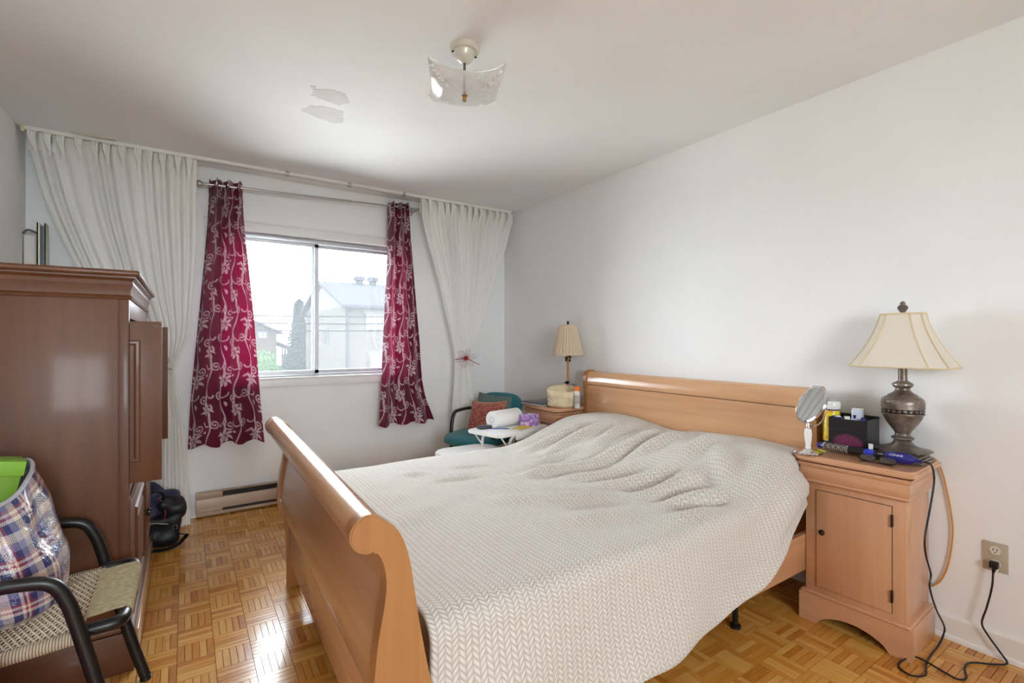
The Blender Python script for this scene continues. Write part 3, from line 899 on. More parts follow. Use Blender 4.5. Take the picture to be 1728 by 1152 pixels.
obj('inner_rail', B(-.712, -.694, 3.95, 3.998, 0, 1.90), plain('inner_rail_grey', '#5B666A', 0.4, 0.5), c, W=True)
# ------------------------------------------------------------------ nightstands
m_nsZ = wood('maple_nightstand_upright', '#BC8862', '#D09E7A', 'Z', 0.33, 0.3)
m_nsY = wood('maple_nightstand_across', '#BE8A64', '#D2A07C', 'Y', 0.28, 0.45)
m_gap = plain('gap_shade', '#2A1A10', 0.8)
NSZ = .725
def nightstand(label, loc, rot):
    ns = thing('nightstand', label, 'nightstand', loc, rot, 'matching wooden nightstands')
    D, Wd = .29, .375              # local: front face at x = 0 looking along -x, back at x = D
    w = Wd / 2
    bm = bmesh.new()
    box(bm, .004, D, -w + .008, w - .008, .11, .615, bev=.003)
    body = obj('body', bm, m_nsZ, ns)
    # dark sheet painted as gap shade round the door, then the door itself
    dy, dz0, dz1 = w - .052, .155, .575
    r = obj('door_gap_shade', B(.0005, .006, -dy, dy, dz0, dz1), m_gap, ns, smooth=False)
    d = obj('door', B(.0, .014, -dy + .0015, dy - .0015, dz0 + .0015, dz1 - .0015, bev=.0012), m_nsZ, ns)
    d.location.x = -.003
    k = L([(0, 0), (.006, 0), (.005, .008), (.011, .012), (.012, .017), (.007, .021), (0, .022)], seg=18)
    xf(k, Matrix.Translation((.0, dy - .028, .40)) @ Matrix.Rotation(-PI / 2, 4, 'Y')); obj('knob', k, m_brass, d)
    for z in (.225, .52):
        hbm = B(-.006, .004, -dy - .004, -dy + .003, z - .022, z + .022, bev=.001); tube(hbm, [(-.006, -dy - .001, z - .024), (-.006, -dy - .001, z + .024)], .0035, 8)
        obj('hinge', hbm, m_brass, d)
    # ogee frieze (hidden drawer) on three sides
    og = [(-.004, .604), (.009, .605), (.013, .610), (.009, .617), (.011, .622), (.015, .636), (.0165, .655), (.014, .669), (.019, .677), (.022, .683), (.022, .691), (-.004, .691)]
    bm = bmesh.new(); R2 = []
    for o_, z in og: R2.append([bm.verts.new(p) for p in ((-o_, -w + .008 - o_, z), (D, -w + .008 - o_, z), (D, w - .008 + o_, z), (-o_, w - .008 + o_, z))])
    for a, b in zip(R2, R2[1:]):
        for i in range(4): bm.faces.new((a[i], a[(i + 1) % 4], b[(i + 1) % 4], b[i]))
    bm.faces.new(R2[0]); bm.faces.new(R2[-1])
    obj('drawer_frieze', bm, m_nsY, ns, ang=28)
    c = .035
    xa, xb, ya = -.042, D + .015, w + .030
    top = [(xa + c, -ya), (xb, -ya), (xb, ya), (xa + c, ya), (xa + .010, ya - .012), (xa, ya - c), (xa, -ya + c), (xa + .010, -ya + .012)]
    bm = Pr(top, 'Z', .699, NSZ)
    bmesh.ops.bevel(bm, geom=[e for e in bm.edges if abs(e.verts[0].co.z - e.verts[1].co.z) < 1e-6], offset=.007, segments=3, affect='EDGES')
    obj('top', bm, m_nsY, ns, ang=40)
    obj('top_gap_shade', B(.0, D, -w + .002, w - .002, .693, .700), m_gap, ns, smooth=False)  # dark strip painted as the shade under the top
    # plinth with arched apron
    ap = [(-w - .012, 0), (-w - .012, .118), (w + .012, .118), (w + .012, 0), (w - .055, 0)]
    for k in range(17):
        q = k / 16; y = (w - .06) * (1 - 2 * q)
        ap.append((y, .052 * math.sin(PI * q) ** .6 + .004))
    ap.append((-w + .055, 0))
    bm = Pr(ap, 'X', -.014, .006)
    obj('apron', bm, m_nsY, ns, ang=30)
    for s in (-1, 1):
        y0_, y1_ = sorted((s * (w + .012), s * (w - .008)))
        obj('plinth_side', B(.004, D, y0_, y1_, 0, .118, bev=.003), m_nsZ, ns)
    obj('plinth_cap', B(-.010, D, -w - .008, w + .008, .116, .130, bev=.006, seg=3), m_nsY, ns)
    return ns
nightstand('wooden nightstand beside the bed under the large table lamp, near the wall outlet', (2.288, .893, 0), math.radians(2.5))
nightstand('wooden nightstand in the far corner between the bed and the armchair', (2.262, 2.970, 0), 0.0)

# ------------------------------------------------------------------ large table lamp
t = NT('antiqued_silver')
nz = t.noise(t.obj(), 14, 6, 0.65, 0.8).outputs[0]
cc = t.ramp(nz, [(0.30, lin('#4A3F37')), (0.5, lin('#7B7067')), (0.72, lin('#A59C92'))])
m_pewter = t.done(t.bsdf(cc, 0.36, 0.55, t.bump(nz, 0.1, 0.003)))
t = NT('cream_shade_fabric')
d1 = t.n('BsdfDiffuse', {'Color': lin('#F1EBDF')}).outputs[0]; d2 = t.n('BsdfTranslucent', {'Color': lin('#F3E8D2')}).outputs[0]
m_shade = t.done(t.n('MixShader', {0: 0.3, 1: d1, 2: d2}).outputs[0])
m_braid = plain('cream_braid', '#DCC9A2', 0.8, bump=0.5, bscale=400)
LX, LY = 2.487, .785
lp = thing('table_lamp', 'large urn-shaped pewter table lamp with cream bell shade on the nightstand', 'lamp', (LX, LY, NSZ))
K = .002476
def zy(y): return 1.223 - (y - 574) * K - NSZ
bm = bmesh.new()
for hx, hy, a, b in ((.074, .086, 0, .012), (.070, .082, .012, .020), (.062, .074, .020, .030), (.052, .064, .030, .038)):
    box(bm, -hx, hx, -hy, hy, a, b, bev=.004)
obj('foot_plate', bm, m_pewter, lp)
urn = [(46, 760), (40, 757), (24, 753), (15, 748), (12, 743), (12.5, 740.5), (15.6, 739), (15.8, 736.5), (12, 735), (10.7, 733), (10.2, 730.5), (13, 725), (18, 718), (22.5, 711), (26, 704), (27.8, 698), (29.4, 697.5), (29.4, 695.5), (27.6, 695), (28.0, 688.5), (29.8, 688), (29.8, 685.5), (29.6, 681), (29.8, 678), (28.5, 673), (25, 669.5), (21.5, 668), (20.5, 666), (16, 663), (12.5, 660.5), (10.2, 657), (10.2, 654.5), (13, 652), (14.6, 649.5), (14.4, 647), (12.5, 645.5), (9, 643.5), (6.6, 642), (6.2, 636), (6.2, 596), (0, 596)]
obj('urn', L([(0, .036)] + [(r * K, zy(y)) for r, y in urn[1:]], seg=40), m_pewter, lp)
m_band = plain('pierced_band', '#1D1712', 0.5, 0.3)
bd = obj('band', L([(.0688, zy(694.9)), (.0692, zy(692)), (.0693, zy(688.6))], seg=40), m_band, lp)
for k in range(22):
    a = 2 * PI * k / 22
    bm = blob((0, 0, 0), (.0075, .004, .0055), 2, 8, 6); xf(bm, Matrix.Rotation(a, 4, 'Z') @ Matrix.Translation((0, -.0690, zy(691.7))) @ Matrix.Rotation(.5 * (-1) ** k, 4, 'Y'))
    obj('band_leaf', bm, m_pewter, bd)
def octo(t_):
    s = t_ ** 1.7 * .72 + t_ * .28
    a = .052 + (.112 - .052) * s; b = .070 + (.168 - .070) * s
    c_ = .030 + (.050 - .030) * s
    return [(-a, b - c_), (-a, -b + c_), (-a + c_ * .8, -b), (a - c_ * .8, -b), (a, -b + c_), (a, b - c_), (a - c_ * .8, b), (-a + c_ * .8, b)]
ZT, ZB = 1.333 - NSZ, 1.113 - NSZ
bm = bmesh.new(); R2 = []
for k in range(15):
    q = k / 14; R2.append([bm.verts.new((x, y, ZT + (ZB - ZT) * q)) for x, y in octo(q)])
for a, b in zip(R2, R2[1:]):
    for i in range(8): bm.faces.new((a[i], a[(i + 1) % 8], b[(i + 1) % 8], b[i]))
sh = obj('lamp_shade', bm, m_shade, lp, ang=20)
for i in range(8):
    obj('shade_trim', Tb([(octo(k / 14)[i][0] * 1.004, octo(k / 14)[i][1] * 1.004, ZT + (ZB - ZT) * k / 14) for k in range(15)], .0030, 6), m_braid, sh)
for q in (0, 1):
    obj('shade_trim', Tb([(x, y, ZT + (ZB - ZT) * q) for x, y in octo(q)], .0036, 6, closed=True), m_braid, sh)
bm = Tb([(-.05, 0, ZT - .01), (.05, 0, ZT - .01)], .0018, 6); tube(bm, [(0, -.068, ZT - .01), (0, .068, ZT - .01)], .0018, 6); tube(bm, [(0, 0, zy(600)), (0, 0, ZT + .006)], .004, 8)
obj('shade_carrier', bm, m_pewter, lp)
obj('finial', L([(0, ZT + .002), (.007, ZT + .002), (.008, ZT + .006), (.017, ZT + .020), (.019, ZT + .028), (.013, ZT + .036), (.008, ZT + .039), (.010, ZT + .044), (.006, ZT + .051), (0, ZT + .053)], seg=24), m_pewter, lp)

# ------------------------------------------------------------------ things on the near nightstand
m_chrome = plain('chrome', '#D8D8DA', 0.08, 1.0)
m_mir = plain('mirror_glass', '#F2F4F5', 0.01, 1.0)
m_wcer = plain('white_ceramic', '#ECEBE8', 0.2)
mr = thing('vanity_mirror', 'round chrome vanity mirror on a white stem at the nightstand corner', 'mirror', (2.283, 1.062, NSZ))
obj('base', L([(0, 0), (.052, 0), (.055, .004), (.052, .009), (.036, .014), (.018, .018), (.012, .022), (0, .022)], seg=36), m_chrome, mr)
obj('stem', L([(0, .02), (.011, .02), (.012, .028), (.010, .034), (.013, .055), (.0155, .085), (.013, .105), (.008, .112), (0, .112)], seg=24), m_wcer, mr)
obj('collar', L([(0, .110), (.009, .110), (.010, .116), (.007, .124), (.006, .134), (0, .134)], seg=20), m_chrome, mr)
nrm_ = Vector((-.78, .46, .42)).normalized()
Rm = Matrix.Translation((.004, -.012, .215)) @ nrm_.to_track_quat('Z', 'Y').to_matrix().to_4x4()
hd = obj('mirror_head', xf(L([(.0, -.010), (.070, -.010), (.083, -.007), (.087, .0), (.085, .006), (.079, .008), (.079, .004), (.0, .004)], seg=48), Rm), m_chrome, mr)
obj('mirror_face', xf(L([(0, .0042), (.079, .0042), (.079, .0055), (0, .0055)], seg=48), Rm), m_mir, hd)
yk = []
for k in range(13):
    a = PI * k / 12
    q = Rm @ Vector((.091 * math.cos(a), 0, 0)); q0 = Vector((.004, -.012, .215))
    dvec = (q - q0); dn = Vector((0, 0, -1)) * .091 * math.sin(a)
    side = (Rm.to_3x3() @ Vector((1, 0, 0))); side.z = 0; side.normalize()
    yk.append(q0 + side * .091 * math.cos(a) + dn)
obj('yoke', Tb(yk, .0032, 8), m_chrome, mr)
obj('hair_tie', Tb(spline([(.030, -.03, .017), (.05, -.02, .012), (.058, -.035, .008), (.042, -.048, .012)], 5, True), .003, 6, closed=True), plain('lime_elastic', '#C9D24A', 0.7), mr)

m_yel = NT('yellow_label')
so_sep = m_yel.n('SeparateXYZ', {0: m_yel.obj()})
m_yel = m_yel.done(m_yel.bsdf(m_yel.ramp(m_yel.noise(m_yel.mapping(m_yel.obj(), (20, 20, 45)), 1.0, 3, 0.6).outputs[0], [(0.40, lin('#F4D312')), (0.52, lin('#E9D93A')), (0.60, lin('#F09A1A')), (0.75, lin('#F3C81C'))]), 0.35))
cn = thing('wipes_canister', 'yellow cleaning-wipes canister with white lid behind the vanity mirror', 'canister', (2.525, 1.072, NSZ))
obj('can', L([(0, 0), (.034, 0), (.034, .004), (.034, .170), (.032, .174), (0, .174)], seg=32), m_yel, cn)
obj('label_foot', L([(.0342, .012), (.0346, .012), (.0346, .03), (.0342, .03)], seg=32), plain('navy_band', '#1C2550', 0.4), cn)
obj('neck_band', L([(.0325, .172), (.0345, .172), (.0345, .179), (.0325, .179)], seg=32), plain('navy_neck', '#27336B', 0.4), cn)
obj('lid', L([(0, .178), (.036, .178), (.037, .182), (.037, .204), (.033, .213), (0, .214)], seg=32), m_wcer, cn)

t = NT('black_box_flower_print')
vec = t.mapping(t.obj(), (1, 1, 1), loc=(0.004, .0, -.045))
sp = t.n('SeparateXYZ', {0: vec})
e = t.math('ADD', t.math('POWER', t.math('DIVIDE', sp.outputs[1], .062), 2.0), t.math('POWER', t.math('DIVIDE', sp.outputs[2], .042), 2.0))
e = t.math('ADD', e, t.math('MULTIPLY', t.math('SUBTRACT', t.noise(t.obj(), 90, 5, .7).outputs[0], .5), 1.2))
fm = t.ramp(e, [(0.55, (1, 1, 1, 1)), (1.05, (0, 0, 0, 1))])
ptl = t.ramp(t.noise(t.obj(), 160, 4, .7).outputs[0], [(.35, lin('#3A1630')), (.65, lin('#8A3A5E'))])
m_bxp = t.done(t.bsdf(t.mix(fm, lin('#17171C'), ptl), 0.35))
bx = thing('storage_box', 'black open-topped box with pink flower print full of toiletries', 'box', (2.495, .968, NSZ))
bx0, bx1, by = -.062, .062, .076
bm = bmesh.new()
box(bm, bx0, bx0 + .004, -by, by, .004, .148); box(bm, bx1 - .004, bx1, -by, by, .004, .160)
box(bm, bx0 + .004, bx1 - .004, -by, -by + .004, .004, .152); box(bm, bx0 + .004, bx1 - .004, by - .004, by, .004, .152)
box(bm, bx0, bx1, -by, by, 0, .004)
obj('box_body', bm, m_bxp, bx, smooth=False)
obj('lid_seam', B(bx0 - .0008, bx0 + .001, -by, by, .098, .0995), plain('box_seam', '#2E2E36', 0.4), bx, smooth=False)
obj('false_floor', B(bx0 + .004, bx1 - .004, -by + .004, by - .004, .09, .094), m_black, bx, smooth=False)
m_navy = plain('navy_plastic', '#1B2352', 0.3)
m_clear = plain('clear_plastic', '#D5DCE8', 0.12, coat=0.5)
m_viol = plain('violet_plastic', '#3B2A78', 0.3)
bx_l = (2.495, .968, NSZ)
def toi(nm, lab, bm, mat, cap=None, capm=None):
    o = thing(nm, lab, 'toiletry', bx_l, 0, 'toiletries in the black box')
    obj('bottle_body', bm, mat, o)
    if cap is not None: obj('cap', cap, capm, o)
toi('cream_jar', 'navy square jar at the left of the black box', B(-.050, -.018, .030, .068, .095, .152, bev=.004), m_navy, L([(0, .152), (.011, .152), (.011, .157), (0, .157)], (-.034, .049, 0), 18), m_clear)
toi('lotion_bottle', 'white capped bottle next to the navy jar in the black box', L([(0, .095), (.013, .095), (.013, .135), (.008, .14), (0, .14)], (-.035, .012, 0), 18), m_clear, L([(0, .138), (.011, .138), (.011, .158), (0, .158)], (-.035, .012, 0), 18), m_wcer)
toi('perfume_bottle', 'clear perfume bottle with violet stopper in the black box', B(-.028, -.004, -.022, .002, .095, .150, bev=.003), m_clear, L([(0, .150), (.004, .150), (.007, .165), (0, .166)], (-.016, -.010, 0), 14), m_viol)
toi('clear_case', 'clear plastic case standing tallest in the black box', B(.010, .034, -.030, .014, .095, .186, bev=.004), m_clear, B(.012, .032, -.028, .012, .186, .192, bev=.002), m_wcer)
toi('roll_on_bottle', 'violet rounded bottle at the right of the black box', blob((-.030, -.048, .125), (.016, .018, .032), 2.6, 16, 10), m_viol, L([(0, .155), (.008, .155), (.008, .160), (0, .160)], (-.030, -.048, 0), 14), m_navy)

sb = thing('nail_polish_bottle', 'tiny clear bottle with white cap between box and lamp', 'bottle', (2.424, .876, NSZ))
obj('glass_body', L([(0, 0), (.012, 0), (.0125, .004), (.0125, .026), (.006, .031), (0, .031)], seg=20), plain('amber_liquid', '#8C7466', 0.12, coat=0.5), sb)
obj('cap', L([(0, .030), (.0085, .030), (.0085, .056), (.007, .058), (0, .058)], seg=20), m_wcer, sb)

# hot-air brush with its cord and plug
m_blue = plain('cobalt_plastic', '#1A1C78', 0.25, coat=0.4)
m_bblue = plain('bright_blue_plastic', '#2436C8', 0.25, coat=0.4)
t = NT('perforated_barrel')
ck = t.n('TexChecker', {'Vector': t.mapping(t.obj(), (190, 190, 190), (0.6, 0.5, 0.3)), 'Scale': 1.0}).outputs[1]
m_barrel = t.done(t.bsdf(t.mix(ck, lin('#26221F'), lin('#B8B0A6')), 0.35, 0.5))
br = thing('hot_air_brush', 'dark blue hot-air brush lying on the nightstand with cord running to the outlet', 'hair brush', (2.385, .885, NSZ))
A_, Bv = Vector((2.392, 1.070, NSZ + .024)), Vector((2.372, .705, NSZ + .028))
ax = (Bv - A_).normalized(); Lb = (Bv - A_).length
Rb = Matrix.Translation(A_) @ ax.to_track_quat('Z', 'X').to_matrix().to_4x4()
def brp(nm, prof, mat, seg=24, **k): return obj(nm, xf(L(prof, seg=seg, **k), Rb), mat, br, W=True)
brp('tip', [(0, 0), (.010, 0), (.0135, .004), (.0135, .026), (.016, .03), (0, .03)], m_blue)
brp('ring', [(.010, .028), (.0185, .028), (.0185, .034), (.010, .034)], m_chrome)
bar = brp('barrel', [(0, .033), (.0165, .033), (.0165, .125), (0, .125)], m_barrel)
for k in range(9):
    bm = bmesh.new(); a = 2 * PI * k / 9
    for j in range(16):
        z = .036 + j * .0055
        tube(bm, [(.016 * math.cos(a), .016 * math.sin(a), z), (.0225 * math.cos(a), .0225 * math.sin(a), z)], .0007, 4)
    xf(bm, br.matrix_basis.inverted() @ Rb); o = obj('bristle_row', bm, m_black, bar, smooth=False)
brp('ring', [(.010, .124), (.019, .124), (.019, .129), (.010, .129)], m_chrome)
brp('neck', [(0, .129), (.0185, .129), (.0185, .165), (.015, .185), (.013, .19), (0, .19)], m_black)
brp('grip_band', [(0, .189), (.015, .189), (.0165, .195), (.0165, .226), (0, .226)], m_bblue)
brp('switch_section', [(0, .226), (.0165, .226), (.019, .25), (.020, .268), (0, .268)], m_black)
brp('handle', [(0, .267), (.020, .267), (.0225, .285), (.0225, .330), (.019, .350), (.011, .362), (0, .363)], m_blue)
brp('strain_relief', [(0, .360), (.008, .360), (.0045, .385), (0, .386)], m_blue, 12)
for k in range(3):
    q = A_ + ax * (.244 + k * .007) + Vector((-.0175, 0, .008)); obj('switch_dot', blob(q, (.0012, .0016, .0024), 2, 8, 6), m_clear, br, W=True)
fc = bpy.data.curves.new('logo_lettering', 'FONT'); fc.body = 'CONAIR'; fc.size = .0125; fc.extrude = .0004; fc.align_x = 'CENTER'; fc.align_y = 'CENTER'
fo = bpy.data.objects.new('logo_lettering', fc); COL.objects.link(fo); fc.materials.append(plain('silver_print', '#C9CCD6', 0.4))
zt_ = Vector((-.83, -.2, .52)); zt_ = (zt_ - ax * zt_.dot(ax)).normalized(); xt_ = ax; xt_ = (xt_ - zt_ * xt_.dot(zt_)).normalized(); yt_ = zt_.cross(xt_)
pw = A_ + ax * .306 + zt_ * .0226
Mt = Matrix((xt_, yt_, zt_)).transposed().to_4x4(); Mt.translation = pw
bpy.context.view_layer.update()
fme = bpy.data.meshes.new_from_object(fo.evaluated_get(bpy.context.evaluated_depsgraph_get())); fme.name = 'logo_lettering'
bpy.data.objects.remove(fo)
fo = bpy.data.objects.new('logo_lettering', fme); COL.objects.link(fo)
fo.parent = br; fo.matrix_basis = br.matrix_basis.inverted() @ Mt
cpts = [(2.371, .690, .752), (2.372, .668, .752), (2.372, .655, .735), (2.376, .652, .68), (2.34, .655, .58), (2.29, .655, .49), (2.30, .655, .42), (2.37, .66, .33), (2.365, .662, .28), (2.44, .664, .175), (2.55, .668, .07), (2.56, .672, .03), (2.50, .672, .006), (2.40, .668, .005), (2.32, .660, .005), (2.24, .640, .005), (2.195, .668, .005), (2.215, .712, .005), (2.27, .712, .010), (2.33, .690, .010), (2.315, .60, .005), (2.31, .565, .005), (2.345, .552, .005), (2.41, .572, .005), (2.47, .568, .005), (2.53, .515, .005), (2.572, .490, .008), (2.580, .510, .035), (2.582, .55, .09), (2.582, .562, .125), (2.582, .548, .19), (2.582, .534, .27), (2.584, .531, .325)]
obj('power_cord', Tb(spline(cpts, 7), .0034, 8), m_black, br, W=True)
bm = B(2.580, 2.604, .517, .543, .345, .370, bev=.004); tube(bm, [(2.588, .531, .322), (2.590, .53, .35)], [.004, .007], 10)
pg = obj('plug', bm, m_black, br, W=True)
bm = Tb(spline([(2.586, .528, .325), (2.576, .522, .335), (2.580, .515, .348)], 4), .0018, 6); xf(bm, br.matrix_basis.inverted()); obj('twist_tie', bm, m_wcer, pg)

oc = [(2.60, .735, .735), (2.602, .712, .728), (2.604, .695, .70), (2.606, .680, .64), (2.606, .662, .53), (2.606, .655, .435), (2.606, .668, .31), (2.606, .692, .23), (2.604, .722, .19)]
tag(obj('extension_cord', Tb(spline(oc, 7), .0032, 8), plain('orange_cord', '#C98A3A', 0.5)), 'orange cord looping down the wall behind the nightstand', 'cord')

# reading glasses
m_rim = plain('gunmetal', '#2B2526', 0.35, 0.7)
t = NT('tinted_lens'); a = t.n('BsdfTransparent', {'Color': (0.62, 0.58, 0.58, 1)}).outputs[0]; b = t.n('BsdfGlossy', {'Roughness': 0.05}).outputs[0]
m_lens = t.done(t.n('MixShader', {0: 0.12, 1: a, 2: b}).outputs[0])
gs = thing('reading_glasses', 'folded dark-rimmed reading glasses at the front edge of the nightstand', 'glasses', (2.322, .815, NSZ), math.radians(92))
for s in (-1, 1):
    cx_ = s * .034
    rim = [(cx_ + .027 * math.copysign(abs(math.cos(a)) ** .6, math.cos(a)), .004 * 0 - .002, .018 + .0135 * math.copysign(abs(math.sin(a)) ** .7, math.sin(a))) for a in [2 * PI * k / 28 for k in range(28)]]
    rim = [(x, .010 - z * .35, z) for x, y, z in rim]
    obj('rim', Tb(rim, .0013, 6, closed=True), m_rim, gs)
    bm = bmesh.new(); bm.faces.new([bm.verts.new(p) for p in rim]); r_ = bmesh.ops.extrude_face_region(bm, geom=bm.faces[:]); bmesh.ops.translate(bm, vec=(0, .0012, 0), verts=[v for v in r_['geom'] if isinstance(v, bmesh.types.BMVert)])
    obj('lens', bm, m_lens, gs, smooth=False)
    obj('temple', Tb(spline([(s * .062, .006, .020), (s * .066, .012, .019), (s * .050, .018, .012), (-s * .040, .022 + .004 * s, .006), (-s * .058, .024, .0035)], 6), .0016, 6), m_rim, gs)
obj('bridge', Tb(spline([(-.008, .003, .020), (0, .003, .024), (.008, .003, .020)], 4), .0013, 6), m_rim, gs)
# ------------------------------------------------------------------ far corner: armchair, tables, small lamp
m_teal = plain('teal_upholstery', '#1F6E76', 0.85, var=0.10, vscale=18, bump=0.25, bscale=350, sheen=0.2)
m_blk = plain('black_frame', '#161515', 0.38, var=0.05)
ch = thing('armchair', 'teal upholstered office armchair with black arms in the corner by the window', 'armchair', (1.92, 3.36, 0))
sm = blob((0, 0, 0), (.265, .245, .052), 3.0, 40, 16)
for v in sm.verts: v.co.z += .012 * math.cos(v.co.y * 5) - .015 * ss(.1, -.27, v.co.x)
obj('seat', xf(sm, Matrix.Translation((1.90, 3.36, .452))), m_teal, ch, W=True, ang=180)
bk = blob((0, 0, 0), (.035, .235, .145), 3.2, 40, 16)
for v in bk.verts: v.co.x += -.9 * v.co.y ** 2 * .9 + .12 * v.co.z
obj('backrest', xf(bk, Matrix.Translation((2.165, 3.345, .640))), m_teal, ch, W=True, ang=180)
for s in (-1, 1):
    y = 3.36 + s * .215
    obj('armrest', Tb(spline([(1.80, y, .40), (1.795, y, .47), (1.805, y, .56), (1.835, y, .635), (1.90, y, .652), (2.03, y, .655), (2.13, y - s * .02, .64), (2.165, y - s * .05, .62)], 7), .0165, 12, flat=.8), m_blk, ch, W=True)
    obj('leg', Tb(spline([(1.80, y, .40), (1.78, y, .20), (1.72, y + s * .02, .013)], 6), .014, 10), m_blk, ch, W=True)
    obj('leg', Tb(spline([(2.10, y - s * .02, .42), (2.13, y, .20), (2.18, y + s * .02, .013)], 6), .014, 10), m_blk, ch, W=True)
bm = B(1.72, 2.10, 3.24, 3.48, .392, .405); box(bm, 2.09, 2.12, 3.26, 3.46, .39, .42)
obj('seat_pan', bm, m_blk, ch, W=True)
obj('back_bracket', Tb(spline([(2.10, 3.36, .405), (2.18, 3.36, .45), (2.21, 3.36, .56), (2.205, 3.36, .64)], 5), .018, 10, flat=.5), m_blk, ch, W=True)

ch.location = (1.972, 3.380, 0); ch.rotation_euler = (0, 0, math.radians(20))

def cushion(name, lab, loc, nrm, up, hw, hh, th, mat, piping, seed):
    z = Vector(nrm).normalized(); x = Vector(up); x = (x - z * x.dot(z)).normalized(); y = z.cross(x)
    Mx = Matrix((x, y, z)).transposed().to_4x4(); Mx.translation = loc
    o = thing(name, lab, 'cushion', loc, 0, 'cushions on the armchair')
    N = 22; bm = bmesh.new()
    def co(i, j, s):
        u, v = i / N * 2 - 1, j / N * 2 - 1
        k = (1 - abs(u) ** 2.4) * (1 - abs(v) ** 2.4)
        pinch = 1 - .10 * (1 - abs(v) ** 2) * abs(u) ** 3; pinch2 = 1 - .10 * (1 - abs(u) ** 2) * abs(v) ** 3
        q = Vector((u * hw * pinch, v * hh * pinch2, s * th * max(k, 0) ** .55))
        q.z += .008 * noise.noise(Vector((u * 2, v * 2, seed + s))) * k
        return Mx @ q
    for s in (1, -1):
        V = [[bm.verts.new(co(i, j, s)) for i in range(N + 1)] for j in range(N + 1)]
        for j in range(N):
            for i in range(N): bm.faces.new((V[j][i], V[j][i + 1], V[j + 1][i + 1], V[j + 1][i]))
    bmesh.ops.remove_doubles(bm, verts=bm.verts[:], dist=.0004)
    obj('cover', bm, mat, o, W=True, ang=180)
    if piping is not None:
        pts = [co(i, 0, 1) for i in range(N)] + [co(N, j, 1) for j in range(N)] + [co(N - i, N, 1) for i in range(N)] + [co(0, N - j, 1) for j in range(N)]
        obj('piping', Tb(pts, .004, 6, closed=True), piping, o, W=True)
    return o
t = NT('grey_green_tweed'); nz = t.noise(t.obj(), 160, 4, .7).outputs[0]
m_tweed = t.done(t.bsdf(t.ramp(nz, [(.35, lin('#2F4A48')), (.65, lin('#7E918B'))]), .9, 0, t.bump(nz, .3, .004)))
t = NT('red_paisley'); nz = t.noise(t.obj(), 42, 5, .65, 2.5).outputs[0]; n2 = t.noise(t.obj(), 9, 2).outputs[0]
c1 = t.ramp(nz, [(.44, lin('#7E1428')), (.50, lin('#A8243A')), (.56, lin('#D9A878')), (.62, lin('#8A1A2E'))])
m_pais = t.done(t.bsdf(c1, .6, 0, t.bump(nz, .2, .004), sheen=.2))
cushion('cushion', 'grey-green tweed cushion leaning on the armchair back', (2.115, 3.455, .625), (-.80, -.38, .42), (.42, -.90, -.03), .185, .165, .06, m_tweed, None, 1.0)
cushion('cushion', 'red paisley cushion with gold piping in front of the grey-green one', (2.02, 3.40, .590), (-.80, -.38, .45), (.42, -.90, .08), .165, .150, .055, m_pais, plain('gold_piping', '#C98E5A', .6), 2.0)

# low white plastic stool table
m_wtop = plain('white_laminate', '#EDEBE8', 0.35, var=0.02)
st = thing('low_stool', 'low white stool with rounded top between the bed and the armchair', 'stool', (1.62, 2.90, 0))
def rrect(x0, x1, y0, y1, r, n=6):
    P = []
    for cx_, cy_, a0 in ((x1 - r, y1 - r, 0), (x0 + r, y1 - r, 90), (x0 + r, y0 + r, 180), (x1 - r, y0 + r, 270)):
        for k in range(n + 1):
            a = math.radians(a0 + 90 * k / n); P.append((cx_ + r * math.cos(a), cy_ + r * math.sin(a)))
    return P
bm = Pr(rrect(1.405, 1.84, 2.735, 3.10, .09), 'Z', .415, .470)
bmesh.ops.bevel(bm, geom=[e for e in bm.edges if abs(e.verts[0].co.z - e.verts[1].co.z) < 1e-6], offset=.01, segments=3, affect='EDGES')
obj('seat', bm, m_wtop, st, W=True)
for x, y in ((1.47, 2.79), (1.47, 3.03), (1.775, 2.79), (1.775, 3.03)):
    obj('leg', Tb([(x, y, .42), (x + (.02 if x > 1.6 else -.02), y + (.015 if y > 2.9 else -.015), 0)], .017, 10), m_wtop, st, W=True)

# folding tray table
tr = thing('tray_table', 'white folding tray table crowded with papers beside the armchair', 'tray table', (1.93, 2.92, 0), math.radians(14))
tz = .600
bm = Pr(rrect(-.265, .265, -.165, .165, .035), 'Z', tz - .022, tz)
bmesh.ops.bevel(bm, geom=[e for e in bm.edges if abs(e.verts[0].co.z - e.verts[1].co.z) < 1e-6], offset=.006, segments=2, affect='EDGES')
obj('tray_top', bm, m_wtop, tr)
obj('apron', B(-.10, .245, -.162, -.152, tz - .058, tz - .02, bev=.003), m_wtop, tr)
m_wtub = plain('white_tube', '#E4E2DE', 0.3)
for y in (-.13, .13):
    obj('leg', Tb(spline([(-.06, y, tz - .03), (-.12, y, tz - .05), (-.14, y, tz - .12), (-.12, y, tz - .30), (.10, y, .012)], 6), .010, 8), m_wtub, tr)
    obj('leg', Tb(spline([(.20, y * .9, tz - .03), (.19, y * .9, tz - .12), (.08, y * .9, .30), (-.16, y * .9, .012)], 6), .010, 8), m_wtub, tr)
    obj('strut', Tb([(-.22, y, tz - .025), (-.13, y, tz - .13)], .005, 6), m_wtub, tr)
obj('foot_bar', Tb([(.10, -.13, .012), (.10, .13, .012)], .010, 8), m_wtub, tr)
obj('foot_bar', Tb([(-.16, -.117, .012), (-.16, .117, .012)], .010, 8), m_wtub, tr)

